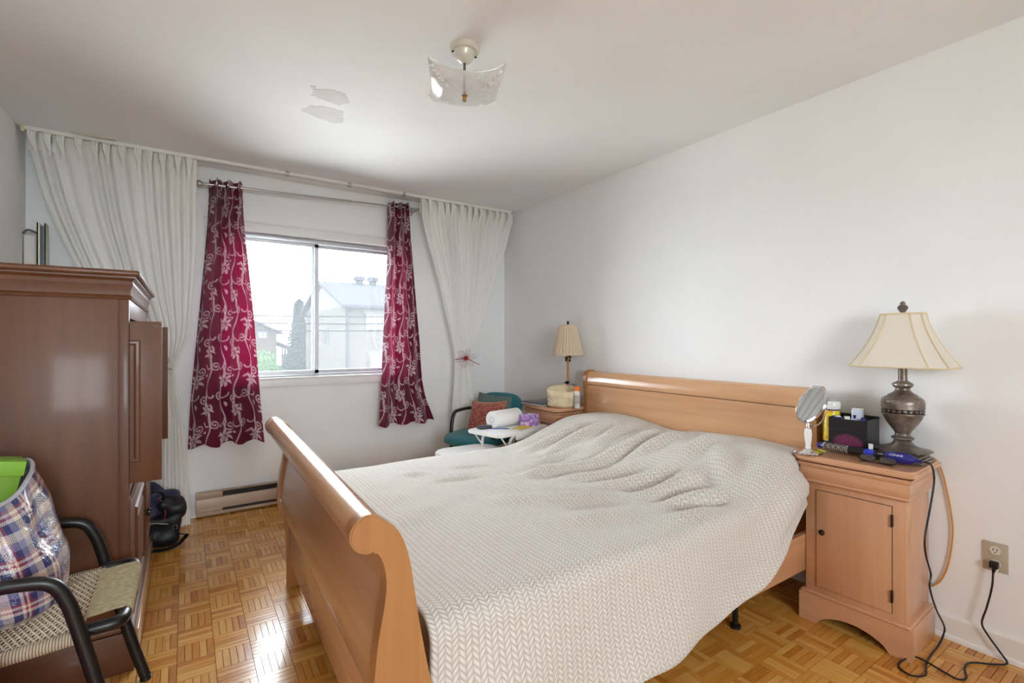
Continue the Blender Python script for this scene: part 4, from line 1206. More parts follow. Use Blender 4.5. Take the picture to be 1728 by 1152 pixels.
# paper towel roll, lying
m_paper = plain('paper_white', '#F0EFED', 0.9, bump=0.2, bscale=120)
pt = thing('paper_towel_roll', 'white paper towel roll lying on the tray table', 'paper roll', (1.94, 2.955, tz))
e0, e1 = Vector((1.80, 2.945, tz + .061)), Vector((2.060, 3.010, tz + .061))
dv = (e1 - e0).normalized(); ln = (e1 - e0).length
Rr = Matrix.Translation(e0) @ dv.to_track_quat('Z', 'Y').to_matrix().to_4x4()
obj('paper', xf(L([(.021, 0), (.058, 0), (.060, .003), (.060, ln - .003), (.058, ln), (.021, ln)], seg=36), Rr), m_paper, pt, W=True)
obj('core', xf(L([(.0, .03), (.019, .03), (.019, -.001), (.0212, -.001), (.0212, ln), (.0, ln)], seg=28), Rr), plain('grey_core', '#8A8F96', 0.8), pt, W=True)
# tissue box
t = NT('lilac_floral'); nz = t.noise(t.obj(), 16, 4, .6, 1.6).outputs[0]
m_lil = t.done(t.bsdf(t.ramp(nz, [(.36, lin('#7C4E9E')), (.48, lin('#B48AD0')), (.58, lin('#E4D6EE')), (.7, lin('#A872C0'))]), .45))
tb = thing('tissue_box', 'lilac floral tissue box on the right end of the tray table', 'tissue box', (2.105, 2.905, tz), math.radians(32))
obj('carton', B(-.060, .060, -.055, .055, .0, .082, bev=.002), m_lil, tb)
obj('opening_film', Pr([(.035 * math.cos(2 * PI * k / 20), .024 * math.sin(2 * PI * k / 20)) for k in range(20)], 'Z', .0815, .083), plain('film', '#EDE9F2', 0.3), tb)
# papers, pen, remote
def flat(nm, lab, cat, cx, cy, w, h_, rot, z, mat, th=.0015, grp=None):
    return tag(obj(nm, xf(B(-w / 2, w / 2, -h_ / 2, h_ / 2, z, z + th), Matrix.Translation((cx, cy, 0)) @ Matrix.Rotation(math.radians(rot), 4, 'Z')), mat, smooth=False), lab, cat, grp)
flat('paper_sheet', 'white printed sheet at the left end of the tray table', 'paper', 1.775, 2.87, .17, .13, 20, tz, plain('sheet_white', '#E8E9EE', .8, var=.05, vscale=60), .001, 'papers on the tray table')
flat('paper_sheet', 'white letter lying across the middle of the tray table', 'paper', 1.845, 2.835, .15, .10, -18, tz + .0012, plain('sheet_white_b', '#EDEDEA', .8), .001, 'papers on the tray table')
flat('envelope', 'yellow envelope on the tray table in front of the tissue box', 'envelope', 1.995, 2.845, .15, .085, 24, tz + .0025, plain('yellow_envelope', '#E3C552', .7, var=.06), .002)
flat('envelope', 'white folded envelope under the edge of the yellow one', 'envelope', 1.925, 2.815, .12, .06, 8, tz + .0023 - .0, plain('white_envelope', '#E6E4DE', .7), .0002)
rm = thing('remote_control', 'dark grey remote control at the far left edge of the tray table', 'remote control', (1.76, 2.965, tz), math.radians(-8))
obj('housing', xf(blob((0, 0, .013), (.065, .020, .011), 4, 20, 10), Matrix.Identity(4)), plain('remote_grey', '#3C4450', .4), rm)
obj('key_pad', B(-.045, .05, -.012, .012, .0235, .0248), plain('remote_keys', '#6A7280', .5), rm)
pn = thing('ballpoint_pen', 'blue ballpoint pen lying on the letter on the tray table', 'pen', (1.835, 2.88, tz + .0062), math.radians(-30))
obj('barrel', Tb([(-.06, 0, 0), (.05, 0, 0)], .004, 8), plain('pen_blue', '#5A7AB8', .3), pn)
obj('tip', Tb([(.05, 0, 0), (.066, 0, 0)], [.0035, .0008], 8), m_nick, pn)

# far nightstand: laptop, basket, lamp, bottle, cap
m_lap = plain('laptop_grey', '#5A5D66', 0.35, 0.5)
lt = thing('laptop', 'closed grey laptop on the far nightstand', 'laptop', (2.37, 3.06, NSZ), math.radians(4))
obj('base', B(-.155, .12, -.135, .12, .0, .012, bev=.003), plain('laptop_silver', '#C9CBCF', .35, .5), lt)
obj('lid', B(-.155, .12, -.135, .12, .0125, .020, bev=.003), m_lap, lt)
t = NT('cream_canvas'); nz = t.noise(t.obj(), 220, 3).outputs[0]
m_canv = t.done(t.bsdf(t.ramp(t.noise(t.obj(), 14, 3).outputs[0], [(.35, lin('#D9C49C')), (.65, lin('#EADCBE'))]), .9, 0, t.bump(nz, .3, .003)))
bk_ = thing('fabric_basket', 'cream fabric basket with rolled rim on the far nightstand', 'basket', (2.352, 2.842, NSZ))
bm = bmesh.new(); R2 = []
prof_ = [(.0, .002), (.088, .002), (.100, .012), (.104, .03), (.098, .042), (.108, .052), (.103, .066), (.112, .080), (.115, .105), (.112, .128), (.104, .140), (.094, .138), (.086, .12), (.08, .08), (.07, .06), (0, .055)]
for r, z in prof_:
    R2.append([bm.verts.new((r * (1 + .05 * math.sin(3 * a + z * 40)) * math.cos(a), r * (1 + .04 * math.sin(2 * a + z * 60)) * math.sin(a), z + (.006 * math.sin(2 * a + 1) + .004 * noise.noise(Vector((a * 2, z * 30, 1)))) * (1 if .01 < z else 0) + (.017 * (.64 * math.cos(a) + .77 * math.sin(a)) * ss(.07, .12, z)))) for a in [2 * PI * k / 40 for k in range(40)]])
for a, b in zip(R2, R2[1:]):
    for k in range(40): bm.faces.new((a[k], a[(k + 1) % 40], b[(k + 1) % 40], b[k]))
obj('basket_wall', bm, m_canv, bk_, ang=80)
obj('drawstring', Tb(spline([(-.09, -.06, .06), (-.105, -.035, .045), (-.11, .0, .055), (-.10, .03, .065)], 5), .003, 6), plain('white_cord', '#EFEAE0', .8), bk_)
obj('crumpled_lining', blob((0, 0, .062), (.07, .068, .032), 2.2, 24, 12, .03, 22, 3), plain('tan_lining', '#C9A878', .85, var=.12, vscale=20), bk_)

sl = thing('small_lamp', 'small stick lamp with pleated cream shade on the far nightstand', 'lamp', (2.468, 2.905, NSZ))
m_stick = wood('lamp_stick_wood', '#A86A3A', '#C58A58', 'Z', .4, .2)
m_leaf = plain('bronze_leaf', '#2B2220', .45, .6)
obj('lamp_foot', L([(0, 0), (.055, 0), (.056, .006), (.03, .014), (.012, .022), (.010, .05), (0, .05)], seg=28), m_leaf, sl)
obj('stick', Tb([(0, 0, .04), (0, 0, .41)], .0095, 12), m_stick, sl)
obj('socket', L([(0, .40), (.011, .40), (.012, .44), (.006, .46), (0, .46)], seg=16), m_brass, sl)
rnd = random.Random(4)
for k in range(26):
    a = rnd.uniform(0, 2 * PI); z = rnd.uniform(.335, .385); r = .013 + .008 * math.sin(PI * (z - .335) / .05)
    obj('berry', blob((r * math.cos(a), r * math.sin(a), z), (.0065, .0065, .0065), 2, 8, 6), m_brass, sl)
for k in range(13):
    a = k * 2.4; z = .09 + .065 * (k / 12)
    r0 = .012; r1 = .045 + .018 * rnd.random()
    c0 = Vector((r0 * math.cos(a), r0 * math.sin(a), z)); c1 = Vector((r1 * math.cos(a + .3), r1 * math.sin(a + .3), z + rnd.uniform(-.02, .03)))
    d = c1 - c0; sd_ = d.cross(Vector((0, 0, 1))).normalized()
    bm = bmesh.new(); N = 6; top_ = []; bot_ = []
    for j in range(N + 1):
        q = j / N; wd_ = .014 * math.sin(PI * (.08 + .9 * q)) * (1 + .35 * (-1) ** j)
        c_ = c0 + d * q + Vector((0, 0, .012 * math.sin(PI * q)))
        top_.append(bm.verts.new(c_ + sd_ * wd_)); bot_.append(bm.verts.new(c_ - sd_ * wd_))
    for j in range(N): bm.faces.new((top_[j], top_[j + 1], bot_[j + 1], bot_[j]))
    r_ = bmesh.ops.extrude_face_region(bm, geom=bm.faces[:]); bmesh.ops.translate(bm, vec=(0, 0, .0018), verts=[v for v in r_['geom'] if isinstance(v, bmesh.types.BMVert)])
    obj('leaf', bm, m_leaf, sl)
for k in range(4):
    a = k * 1.6 + .4
    obj('tendril', Tb(spline([(.012 * math.cos(a), .012 * math.sin(a), .10), (.035 * math.cos(a), .035 * math.sin(a), .15), (.055 * math.cos(a + .4), .055 * math.sin(a + .4), .155), (.05 * math.cos(a + .9), .05 * math.sin(a + .9), .13)], 6), .002, 6), m_leaf, sl)
t = NT('pleated_shade_fabric'); d1 = t.n('BsdfDiffuse', {'Color': lin('#E3D3BC')}).outputs[0]; d2 = t.n('BsdfTranslucent', {'Color': lin('#EBC9A0')}).outputs[0]
m_psh = t.done(t.n('MixShader', {0: .3, 1: d1, 2: d2}).outputs[0])
za, zb = 1.337 - NSZ, 1.112 - NSZ
def psh(u, v):
    r = .066 + (.116 - .066) * v; r *= 1 + .048 * math.sin(u * 2 * PI * 26) + .012 * noise.noise(Vector((math.cos(2 * PI * u) * 9, math.sin(2 * PI * u) * 9, v * 7)))
    if .52 < v < .60: r -= .003
    return (r * math.cos(2 * PI * u), r * math.sin(2 * PI * u), za + (zb - za) * v)
s_ = obj('lamp_shade', grid(psh, 204, 14, wrap_u=True), m_psh, sl, ang=180)
for v, r in ((0, .067), (1, .117)):
    obj('shade_trim', Tb([(r * math.cos(2 * PI * k / 40), r * math.sin(2 * PI * k / 40), za + (zb - za) * v) for k in range(40)], .004, 6, closed=True), m_braid, s_)
bm = Tb([(-.065, 0, za - .012), (.065, 0, za - .012)], .0015, 6); tube(bm, [(0, -.065, za - .012), (0, .065, za - .012)], .0015, 6); tube(bm, [(0, 0, .45), (0, 0, za + .004)], .003, 8)
obj('shade_carrier', bm, m_brass, sl)
obj('finial', L([(0, za), (.006, za), (.004, za + .01), (.010, za + .018), (.007, za + .028), (.003, za + .036), (0, za + .042)], seg=16), m_leaf, sl)

pb = thing('pill_bottle', 'clear white-labelled bottle with orange cap beside the headboard', 'bottle', (2.395, 2.715, NSZ))
obj('bottle_body', L([(0, 0), (.022, 0), (.0225, .004), (.0225, .118), (.017, .128), (0, .13)], seg=24), plain('translucent_plastic', '#DAD8D4', .25, coat=.3), pb)
obj('label', L([(.0228, .03), (.0232, .03), (.0232, .095), (.0228, .095)], seg=24), plain('label_print', '#B9AFA6', .6, var=.35, vscale=90), pb)
obj('cap', L([(0, .128), (.021, .128), (.0215, .132), (.0215, .155), (.019, .158), (0, .158)], seg=24), plain('orange_cap', '#F07A1E', .4), pb)
# ------------------------------------------------------------------ cord-seat chair in the left foreground
m_cord = plain('tan_cord', '#B7A88E', 0.75, var=0.10, vscale=30)
m_cordl = plain('pale_cord', '#CFC3AE', 0.75, var=0.10, vscale=30)
def wrapmat(name, axis, freq, c1, c2):
    t = NT(name); sp = t.n('SeparateXYZ', {0: t.obj()})
    s = t.math('ABSOLUTE', t.math('SINE', t.math('MULTIPLY', sp.outputs[axis], freq)))
    return t.done(t.bsdf(t.mix(s, lin(c1), lin(c2)), .65, 0, t.bump(s, .6, .003)))
m_wrapY = wrapmat('cord_wrap_front', 1, PI / .0062, '#6E664E', '#BDB092')
m_wrapX = wrapmat('cord_wrap_side', 0, PI / .0062, '#7A705C', '#CBBEA2')
cc_ = thing('cord_seat_chair', 'black metal armchair with woven cord seat in the left foreground', 'chair', (-.38, 1.95, 0))
YN_, YF_ = 1.705, 2.205
for y in (YN_, YF_):
    s = 1 if y > 2 else -1
    arm = spline([(-.70, y, .62), (-.60, y, .612), (-.46, y, .612), (-.34, y, .608), (-.285, y, .592), (-.257, y, .545), (-.238, y, .48), (-.195, y, .30), (-.155, y, .14), (-.118, y, .006)], 7)
    obj('arm_and_front_leg', Tb(arm, .0150, 12, flat=1.15), m_blk, cc_, W=True)
    obj('rear_leg', Tb(spline([(-.40, y - s * .02, .43), (-.50, y - s * .02, .30), (-.70, y - s * .01, .006)], 7), .0125, 10), m_blk, cc_, W=True)
    obj('foot', L([(0, 0), (.018, 0), (.018, .014), (0, .016)], (-.118, y, 0), 14), m_blk, cc_, W=True)
SY0, SY1, SX0, SX1 = 1.735, 2.175, -.585, -.145
def sz(x): return .442 + .022 * ss(-.20, -.14, x) * 0 - .02 * math.sin(PI * (x - SX0) / (SX1 - SX0))
for y in (SY0, SY1):
    s = 1 if y > 2 else -1
    obj('seat_side_rail', Tb([(SX0 - .04, y, .45), (-.40, y, sz(-.40) - .004), (-.24, y, sz(-.24) - .002), (SX1 - .075, y, .440)], .0185, 14), m_wrapX, cc_, W=True)
obj('seat_front_rail', Tb(spline([(SX1 - .09, SY0, .440), (SX1 - .02, SY0 + .002, .441), (SX1, SY0 + .028, .441), (SX1, SY0 + .12, .441), (SX1, SY1 - .12, .441), (SX1, SY1 - .028, .441), (SX1 - .02, SY1 - .002, .441), (SX1 - .09, SY1, .440)], 6), .0170, 12), m_blk, cc_, W=True)
for y in (YN_, YF_):
    s = 1 if y > 2 else -1
    obj('seat_bolt', Tb([(-.228, y, .452), (-.228, y - s * .035, .442)], .007, 8), m_iron, cc_, W=True)
# cords wrapped over the front rail
def wrapf(u, v):
    y = SY0 + .05 + (SY1 - SY0 - .10) * u
    a = -PI * .75 + v * PI * 1.55
    if v < .42:
        q = v / .42
        return (SX1 - .085 + .070 * q, y, .452 + .008 * q)
    a = PI / 2 * (1.25 - (v - .42) / .58 * 2.4)
    return (SX1 + .0185 * math.cos(a), y, .441 + .0185 * math.sin(a))
bm = bmesh.new()
for k in range(58):
    tube(bm, [wrapf((k + .5) / 58, j / 18) for j in range(19)], .0029, 5)
o = obj('front_cord_wrap', bm, plain('olive_cord', '#A79A78', .7, var=.22, vscale=70), cc_, W=True); o['kind'] = 'stuff'
# woven seat: warp and weft really pass over and under
bm = bmesh.new()
nw, nx = 27, 25
for k in range(nw):
    y = SY0 + .018 + (SY1 - SY0 - .036) * k / (nw - 1)
    pts = []
    for j in range(0, 2 * nx + 1):
        x = SX0 + (SX1 - .085 - SX0) * j / (2 * nx)
        pts.append((x, y, sz(x) + .012 + .0032 * math.cos(PI * j / 1.0 / 2 * 2 + PI * k)))
    tube(bm, pts, .0031, 5)
o = obj('seat_warp_cords', bm, m_cordl, cc_, W=True); o['kind'] = 'stuff'
bm = bmesh.new()
for k in range(nx * 2):
    x = SX0 + (SX1 - .090 - SX0) * (k + .5) / (2 * nx)
    if k % 2: continue
    pts = [(x + .003 * math.sin(j), SY0 - .004 + (SY1 - SY0 + .008) * j / 24, sz(x) + .009) for j in range(25)]
    tube(bm, pts, .0034, 5)
o = obj('seat_weft_cords', bm, m_cord, cc_, W=True); o['kind'] = 'stuff'
for y in (1.78, 2.13):
    obj('back_upright', Tb(spline([(-.585, y, .44), (-.64, y, .60), (-.70, y, .84)], 6), .013, 10), m_blk, cc_, W=True)
obj('back_rail', Tb([(-.70, 1.78, .84), (-.70, 2.13, .84)], .013, 10), m_blk, cc_, W=True)
bm = bmesh.new()
for k in range(26):
    q = k / 25; x = -.605 - .092 * q; z = .49 + .33 * q
    tube(bm, [(x, 1.785, z), (x - .008, 1.955, z), (x, 2.125, z)], .0045, 5)
o = obj('back_cords', bm, m_cord, cc_, W=True); o['kind'] = 'stuff'

# plaid laundry bag on the chair
t = NT('plaid_laminate'); sp = t.n('SeparateXYZ', {0: t.uv()})
def st_(sock, per):
    return t.math('FRACT', t.math('DIVIDE', sock, per))
N_, C_, Rr_, G_ = lin('#353A6E'), lin('#D9CFC4'), lin('#9A3038'), lin('#8C90B4')
stops = [(0.0, C_), (.10, C_), (.14, N_), (.30, N_), (.34, C_), (.42, Rr_), (.48, C_), (.54, Rr_), (.60, N_), (.72, N_), (.76, G_), (.88, G_), (.94, C_)]
v1 = t.ramp(st_(sp.outputs[0], .125), stops, 'CONSTANT'); v2 = t.ramp(st_(sp.outputs[1], .135), stops, 'CONSTANT')
ck = t.n('TexChecker', {'Vector': t.mapping(t.uv(), (260, 260, 1)), 'Scale': 1.0}).outputs[1]
pc = t.mix(t.math('ADD', .25, t.math('MULTIPLY', ck, .5)), v1, v2)
nz = t.noise(t.obj(), 26, 4, .6, .5).outputs[0]
m_plaid = t.done(t.bsdf(pc, .28, 0, t.bump(nz, .55, .02), .6, coat=.3))
bg_ = thing('plaid_laundry_bag', 'blue and red plaid laundry bag standing on the cord-seat chair', 'bag', (-.47, 1.95, .458))
def bagf(u, v):
    a = 2 * PI * u + .6
    vv = min(v / .80, 1.0)
    hx = .165 + .018 * math.sin(PI * vv) - .02 * vv; hy = .165 + .02 * math.sin(PI * vv)
    e = .55 + .25 * vv
    cx_ = -.465 - .055 * vv ** 1.5; cy_ = 1.955
    ca, sa = math.cos(a), math.sin(a)
    x = cx_ + hx * math.copysign(abs(ca) ** e, ca); y = cy_ + hy * math.copysign(abs(sa) ** e, sa)
    z = .460 + .335 * vv
    z += vv * (.050 * math.cos(a - .9)) + .012 * math.sin(3 * a) * vv
    w = noise.noise(Vector((x * 9, y * 9, z * 5))) * .024 + noise.noise(Vector((x * 20, y * 20, z * 9))) * .017
    k_ = math.sin(PI * min(1, vv * .95 + .03))
    x += ca * w * k_; y += sa * w * k_
    if v > .80:
        q = (v - .80) / .20
        x -= ca * .022 * q + ca * .03 * q * q; y -= sa * .022 * q + sa * .03 * q * q
        z += .006 * math.sin(PI * min(1, q * 3)) - .20 * q * q
    if v < .06:
        k = v / .06; x = cx_ + (x - cx_) * (.86 + .14 * k); y = cy_ + (y - cy_) * (.86 + .14 * k)
    return (x, y, z)
bm = grid(bagf, 96, 60, lambda u, v: (u * 1.25, v * .46), wrap_u=True)
obj('bag_wall', bm, m_plaid, bg_, W=True, ang=180)
obj('bag_floor', Pr([(bagf(k / 24, 0.0)[0], bagf(k / 24, 0.0)[1]) for k in range(24)], 'Z', .459, .464), m_plaid, bg_, W=True)
obj('rim_hem', Tb([tuple(Vector(bagf(k / 60, .80)) + Vector((0, 0, .003))) for k in range(60)], .006, 6, closed=True), plain('grey_hem', '#B9B9C4', .5), bg_, W=True)

# green gift box standing in the bag
m_grn = plain('green_card', '#6E9A22', .45, var=.05); m_grnl = plain('green_lid', '#7FB43A', .4, var=.04)
gb = thing('green_gift_box', 'green snowflake gift box sticking out of the plaid bag', 'box', (-.50, 1.95, .60))
Rg = Matrix.Translation((-.535, 1.945, .545)) @ Matrix.Rotation(.16, 4, 'Y') @ Matrix.Rotation(-.10, 4, 'X') @ Matrix.Rotation(.25, 4, 'Z')
obj('box_body', xf(B(-.085, .085, -.07, .07, .0, .315, bev=.002), Rg), m_grn, gb, W=True)
lid_ = obj('lid', xf(B(-.090, .090, -.075, .075, .310, .350, bev=.002), Rg), m_grnl, gb, W=True)
def flake(c, R):
    bm = bmesh.new()
    for k in range(6):
        a = k * PI / 3; d = (math.cos(a), math.sin(a))
        p = lambda r, s: (r * d[0] - s * d[1], r * d[1] + s * d[0])
        prism(bm, [p(0, -.0012), p(R, -.0012), p(R, .0012), p(0, .0012)], 'Z', 0, .0008)
        for s in (-1, 1):
            prism(bm, [p(R * .55, 0), p(R * .85, s * R * .28), p(R * .85, s * R * .28 - s * .002), p(R * .62, 0)], 'Z', 0, .0008)
    return bm
for (x, z, r) in ((.02, .330, .016), (.055, .20, .014), (-.05, .15, .014)):
    off = .0753 if z > .3 else .0703
    obj('snowflake_print', xf(flake(0, r), Rg @ Matrix.Translation((x, -off, z)) @ Matrix.Rotation(PI / 2, 4, 'X')), plain('silver_white', '#DDEBD0', .5), lid_ if False else gb, W=True, smooth=False)

# pink bag at the frame corner
pk = thing('pink_bag', 'bright pink shopping bag at the bottom left edge', 'bag', (-.54, 1.52, 0))
m_pink = plain('pink_film', '#D84A9A', .4, var=.08, vscale=9, bump=.3, bscale=18)
obj('bag_body', blob((-.545, 1.515, .262), (.195, .12, .262), 4.5, 36, 24, .018, 7, 2.0), m_pink, pk, W=True, ang=180)
for s in (-1, 1):
    obj('handle', Tb(spline([(-.63, 1.515 + s * .04, .50), (-.62, 1.515 + s * .05, .60), (-.55, 1.515 + s * .05, .64), (-.48, 1.515 + s * .05, .60), (-.47, 1.515 + s * .04, .50)], 6), .006, 8, flat=.5), m_pink, pk, W=True)

# black travel bag on the floor behind the wardrobe
m_nyl = plain('black_nylon', '#15161C', .5, var=.2, vscale=20, bump=.3, bscale=60)
m_nvy = plain('navy_nylon', '#23264A', .5, var=.2, vscale=16, bump=.3, bscale=50)
m_zip = plain('red_piping', '#7A2030', .5)
tb_ = thing('travel_bag', 'black and navy travel bag slumped on the floor by the white curtain', 'bag', (-.18, 3.60, 0))
obj('main_pouch', blob((-.195, 3.61, .112), (.165, .12, .110), 3.0, 40, 24, .07, 11, 1), m_nyl, tb_, W=True, ang=180)
obj('upper_pouch', blob((-.185, 3.61, .245), (.125, .10, .090), 2.8, 40, 24, .075, 12, 5), m_nvy, tb_, W=True, ang=180)
obj('side_pocket', blob((-.085, 3.580, .215), (.065, .075, .075), 2.8, 32, 20, .05, 14, 8), m_nyl, tb_, W=True, ang=180)
obj('piping', Tb(spline([(-.115, 3.515, .15), (-.095, 3.508, .20), (-.105, 3.515, .26), (-.13, 3.53, .30)], 6), .004, 6), m_zip, tb_, W=True)
obj('zip', Tb(spline([(-.20, 3.49, .155), (-.15, 3.492, .165), (-.10, 3.50, .15), (-.05, 3.53, .13)], 6), .003, 6), m_nick, tb_, W=True)
obj('carry_handle', Tb(spline([(-.20, 3.55, .29), (-.19, 3.54, .325), (-.145, 3.535, .34), (-.11, 3.54, .325), (-.10, 3.55, .285)], 6), .010, 8, flat=.6), m_nyl, tb_, W=True)
obj('shoulder_strap', Tb(spline([(-.16, 3.485, .008), (-.09, 3.478, .008), (-.045, 3.485, .016), (-.010, 3.505, .036), (.012, 3.52, .062)], 7), .022, 10, flat=.16), m_nyl, tb_, W=True)
obj('side_strap', Tb(spline([(-.048, 3.497, .115), (-.03, 3.50, .085), (-.005, 3.515, .065)], 5), .008, 8, flat=.4), m_nyl, tb_, W=True)
obj('strap_buckle', Tb([(-.060, 3.497, .135), (-.040, 3.495, .135), (-.036, 3.495, .112), (-.056, 3.497, .112)], .003, 6, closed=True), m_nick, tb_, W=True)

# ------------------------------------------------------------------ ceiling lamp
cl = thing('ceiling_lamp', 'ceiling lamp with white canopy and bent square glass shade', 'ceiling lamp', (.965, 1.795, H), math.radians(-24.3))
m_can = plain('canopy_white', '#DDD6C8', .3, .1, coat=.4)
obj('canopy', L([(0, -.0005), (.060, -.0005), (.061, -.017), (.057, -.022), (.044, -.024), (.042, -.028), (.039, -.042), (.028, -.058), (.012, -.067), (0, -.068)], seg=40), m_can, cl)
for a in (.3, 3.4): obj('canopy_screw', blob((.050 * math.cos(a), .050 * math.sin(a), -.029), (.005, .005, .004), 2, 10, 6), m_brass, cl)
obj('stem', Tb([(0, 0, -.06), (0, 0, -.205)], .0055, 10), plain('stem_grey', '#6A625A', .4, .6), cl)
for s in (-1, 1):
    obj('lamp_socket', Tb([(s * .010, 0, -.110), (s * .045, 0, -.120)], .013, 14), m_wcer, cl)
    obj('bulb', xf(blob((0, 0, 0), (.040, .026, .026), 2, 20, 14), Matrix.Translation((s * .075, 0, -.128)) @ Matrix.Rotation(s * .25, 4, 'Y')), plain('bulb_glass', '#F4F2EC', .15), cl)
t = NT('etched_glass'); d1 = t.n('BsdfTransparent', {'Color': (.97, .97, .97, 1)}).outputs[0]; d2 = t.n('BsdfTranslucent', {'Color': (.9, .9, .9, 1)}).outputs[0]; d3 = t.n('BsdfGlossy', {'Roughness': .08}).outputs[0]; d4 = t.n('BsdfDiffuse', {'Color': (.92, .92, .92, 1)}).outputs[0]
vn = t.n('TexVoronoi', {'Vector': t.mapping(t.obj(), (26, 26, 5)), 'Scale': 1.0}, feature='DISTANCE_TO_EDGE').outputs[0]
ed = t.ramp(vn, [(.0, (.40, .40, .40, 1)), (.05, (.34, .34, .34, 1))])
s1 = t.n('MixShader', {0: .5, 1: d2, 2: d4}).outputs[0]
s2 = t.n('MixShader', {0: ed, 1: d1, 2: s1}).outputs[0]
m_etch = t.done(t.n('MixShader', {0: .10, 1: s2, 2: d3}).outputs[0])
def shd(u, v):
    a, b = u * 2 - 1, v * 2 - 1
    h_ = .150
    d = max(abs(a), abs(b)); 
    z = -.198 + .040 * (abs(a) ** 3.2 + abs(b) ** 3.2) / 2 * 1.4 - .004 * math.cos(a * b * 3)
    x = h_ * a * (1 - .07 * (1 - b * b) * abs(a) ** 4); y = h_ * b * (1 - .07 * (1 - a * a) * abs(b) ** 4)
    return (x, y, z)
o = obj('glass_shade', grid(shd, 36, 36), m_etch, cl, ang=180)
sd = o.modifiers.new('thickness', 'SOLIDIFY'); sd.thickness = .004
m_etl = plain('etched_line', '#F4F4F4', .6)
for k in range(4):
    bm = bmesh.new()
    for j in range(7):
        q = j / 6
        for s in (-1, 1):
            a0_, b0_ = .45 + .42 * q, .45 + .42 * q
            p0 = shd(.5 + a0_ / 2, .5 + b0_ / 2); p1 = shd(.5 + (a0_ + .05 + .05 * s) / 2, .5 + (b0_ + .05 - .05 * s) / 2)
            tube(bm, [(p0[0], p0[1], p0[2] - .006), ((p0[0] + p1[0]) / 2, (p0[1] + p1[1]) / 2, (p0[2] + p1[2]) / 2 - .006), (p1[0], p1[1], p1[2] - .006)], [.001, .003, .0008], 5)
    xf(bm, Matrix.Rotation(k * PI / 2, 4, 'Z')); obj('etched_sprig', bm, m_etl, o)
obj('finial', L([(0, -.228), (.006, -.226), (.009, -.219), (.007, -.210), (.012, -.206), (.012, -.201), (0, -.200)], seg=18), plain('brass_knob', '#A8814E', .35, .7), cl)
# ------------------------------------------------------------------ outside the window
GZ = -2.7
m_ground = plain('pale_bounce_ground', '#B4B6AC', .95, spec=0.0, var=.3, vscale=.6)  # ground paled to bounce more daylight up to the ceiling
m_pave = plain('pale_pavement', '#BDBAB4', .9, spec=0.0, var=.15, vscale=.4)
tag_s = struct('ground', B(-60, 90, -60, 140, GZ - .3, GZ), m_ground)
struct('street', B(-60, 90, 8.0, 15.0, GZ - .02, GZ + .01), m_pave)
struct('driveway', B(3.6, 5.4, 15.0, 34, GZ - .02, GZ + .012), m_pave)
def brickmat(name, c1, c2, mo):
    t = NT(name); g = t.n('TexBrick', {'Vector': t.mapping(t.n('TexCoord').outputs['UV'], (1, 1, 1)), 'Color1': lin(c1), 'Color2': lin(c2), 'Mortar': lin(mo), 'Scale': 1.0, 'Mortar Size': .012, 'Brick Width': .23, 'Row Height': .075}).outputs[0]
    return t.done(t.bsdf(g, .9, spec=0.0))
def wallbox(bm, x0, x1, y0, y1, z0, z1):
    vs = box(bm, x0, x1, y0, y1, z0, z1)
def wall_uv(bm):
    uvl = bm.loops.layers.uv.verify()
    for f in bm.faces:
        n = f.normal if f.normal.length > .1 else f.calc_center_median()
        f.normal_update(); n = f.normal
        for lp in f.loops:
            c = lp.vert.co
            lp[uvl].uv = (c.x, c.z) if abs(n.y) > abs(n.x) else (c.y, c.z)
    return bm
m_brA = brickmat('darkened_brick', '#2A2826', '#242220', '#302E2C')  # house and roof colours darkened to offset the overexposure outside
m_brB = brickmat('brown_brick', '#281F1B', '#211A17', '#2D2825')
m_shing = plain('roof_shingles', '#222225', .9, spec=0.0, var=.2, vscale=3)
m_wht = plain('darkened_siding', '#343435', .7, spec=0.0)
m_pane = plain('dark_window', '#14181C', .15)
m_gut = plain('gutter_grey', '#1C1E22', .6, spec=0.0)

ha = thing('brick_house', 'large pale brick house with shingle roof seen through the right window pane', 'house', (11, 26, GZ))
bm = bmesh.new(); box(bm, 5.89, 18, 22, 30.5, GZ, 2.77); wall_uv(bm)
obj('wall', bm, m_brA, ha, W=True, smooth=False)
obj('gable', Pr([(22, 2.77), (30.5, 2.77), (26.25, 4.10)], 'X', 5.90, 6.05), m_wht, ha, W=True, smooth=False)
for s, ye in ((-1, 21.6), (1, 30.9)):
    bm = Pr([(ye, 2.66), (26.25, 4.14), (26.25, 4.27), (ye, 2.79)], 'X', 5.62, 18.3); obj('roof_slope', bm, m_shing, ha, W=True, smooth=False)
obj('gutter', Tb([(5.6, 21.55, 2.70), (18.3, 21.55, 2.70)], .07, 8), m_gut, ha, W=True)
obj('downspout', Tb(spline([(6.05, 21.6, 2.68), (6.0, 21.75, 2.52), (5.97, 21.93, 2.35), (5.97, 21.93, GZ)], 4), .05, 8), m_gut, ha, W=True)
for x in (7.68, 8.41):
    v = obj('roof_vent', L([(0, 0), (.20, 0), (.20, .20), (.30, .22), (.31, .38), (.26, .44), (0, .46)], (x, 26.0, 4.16), 18), m_gut, ha, W=True)
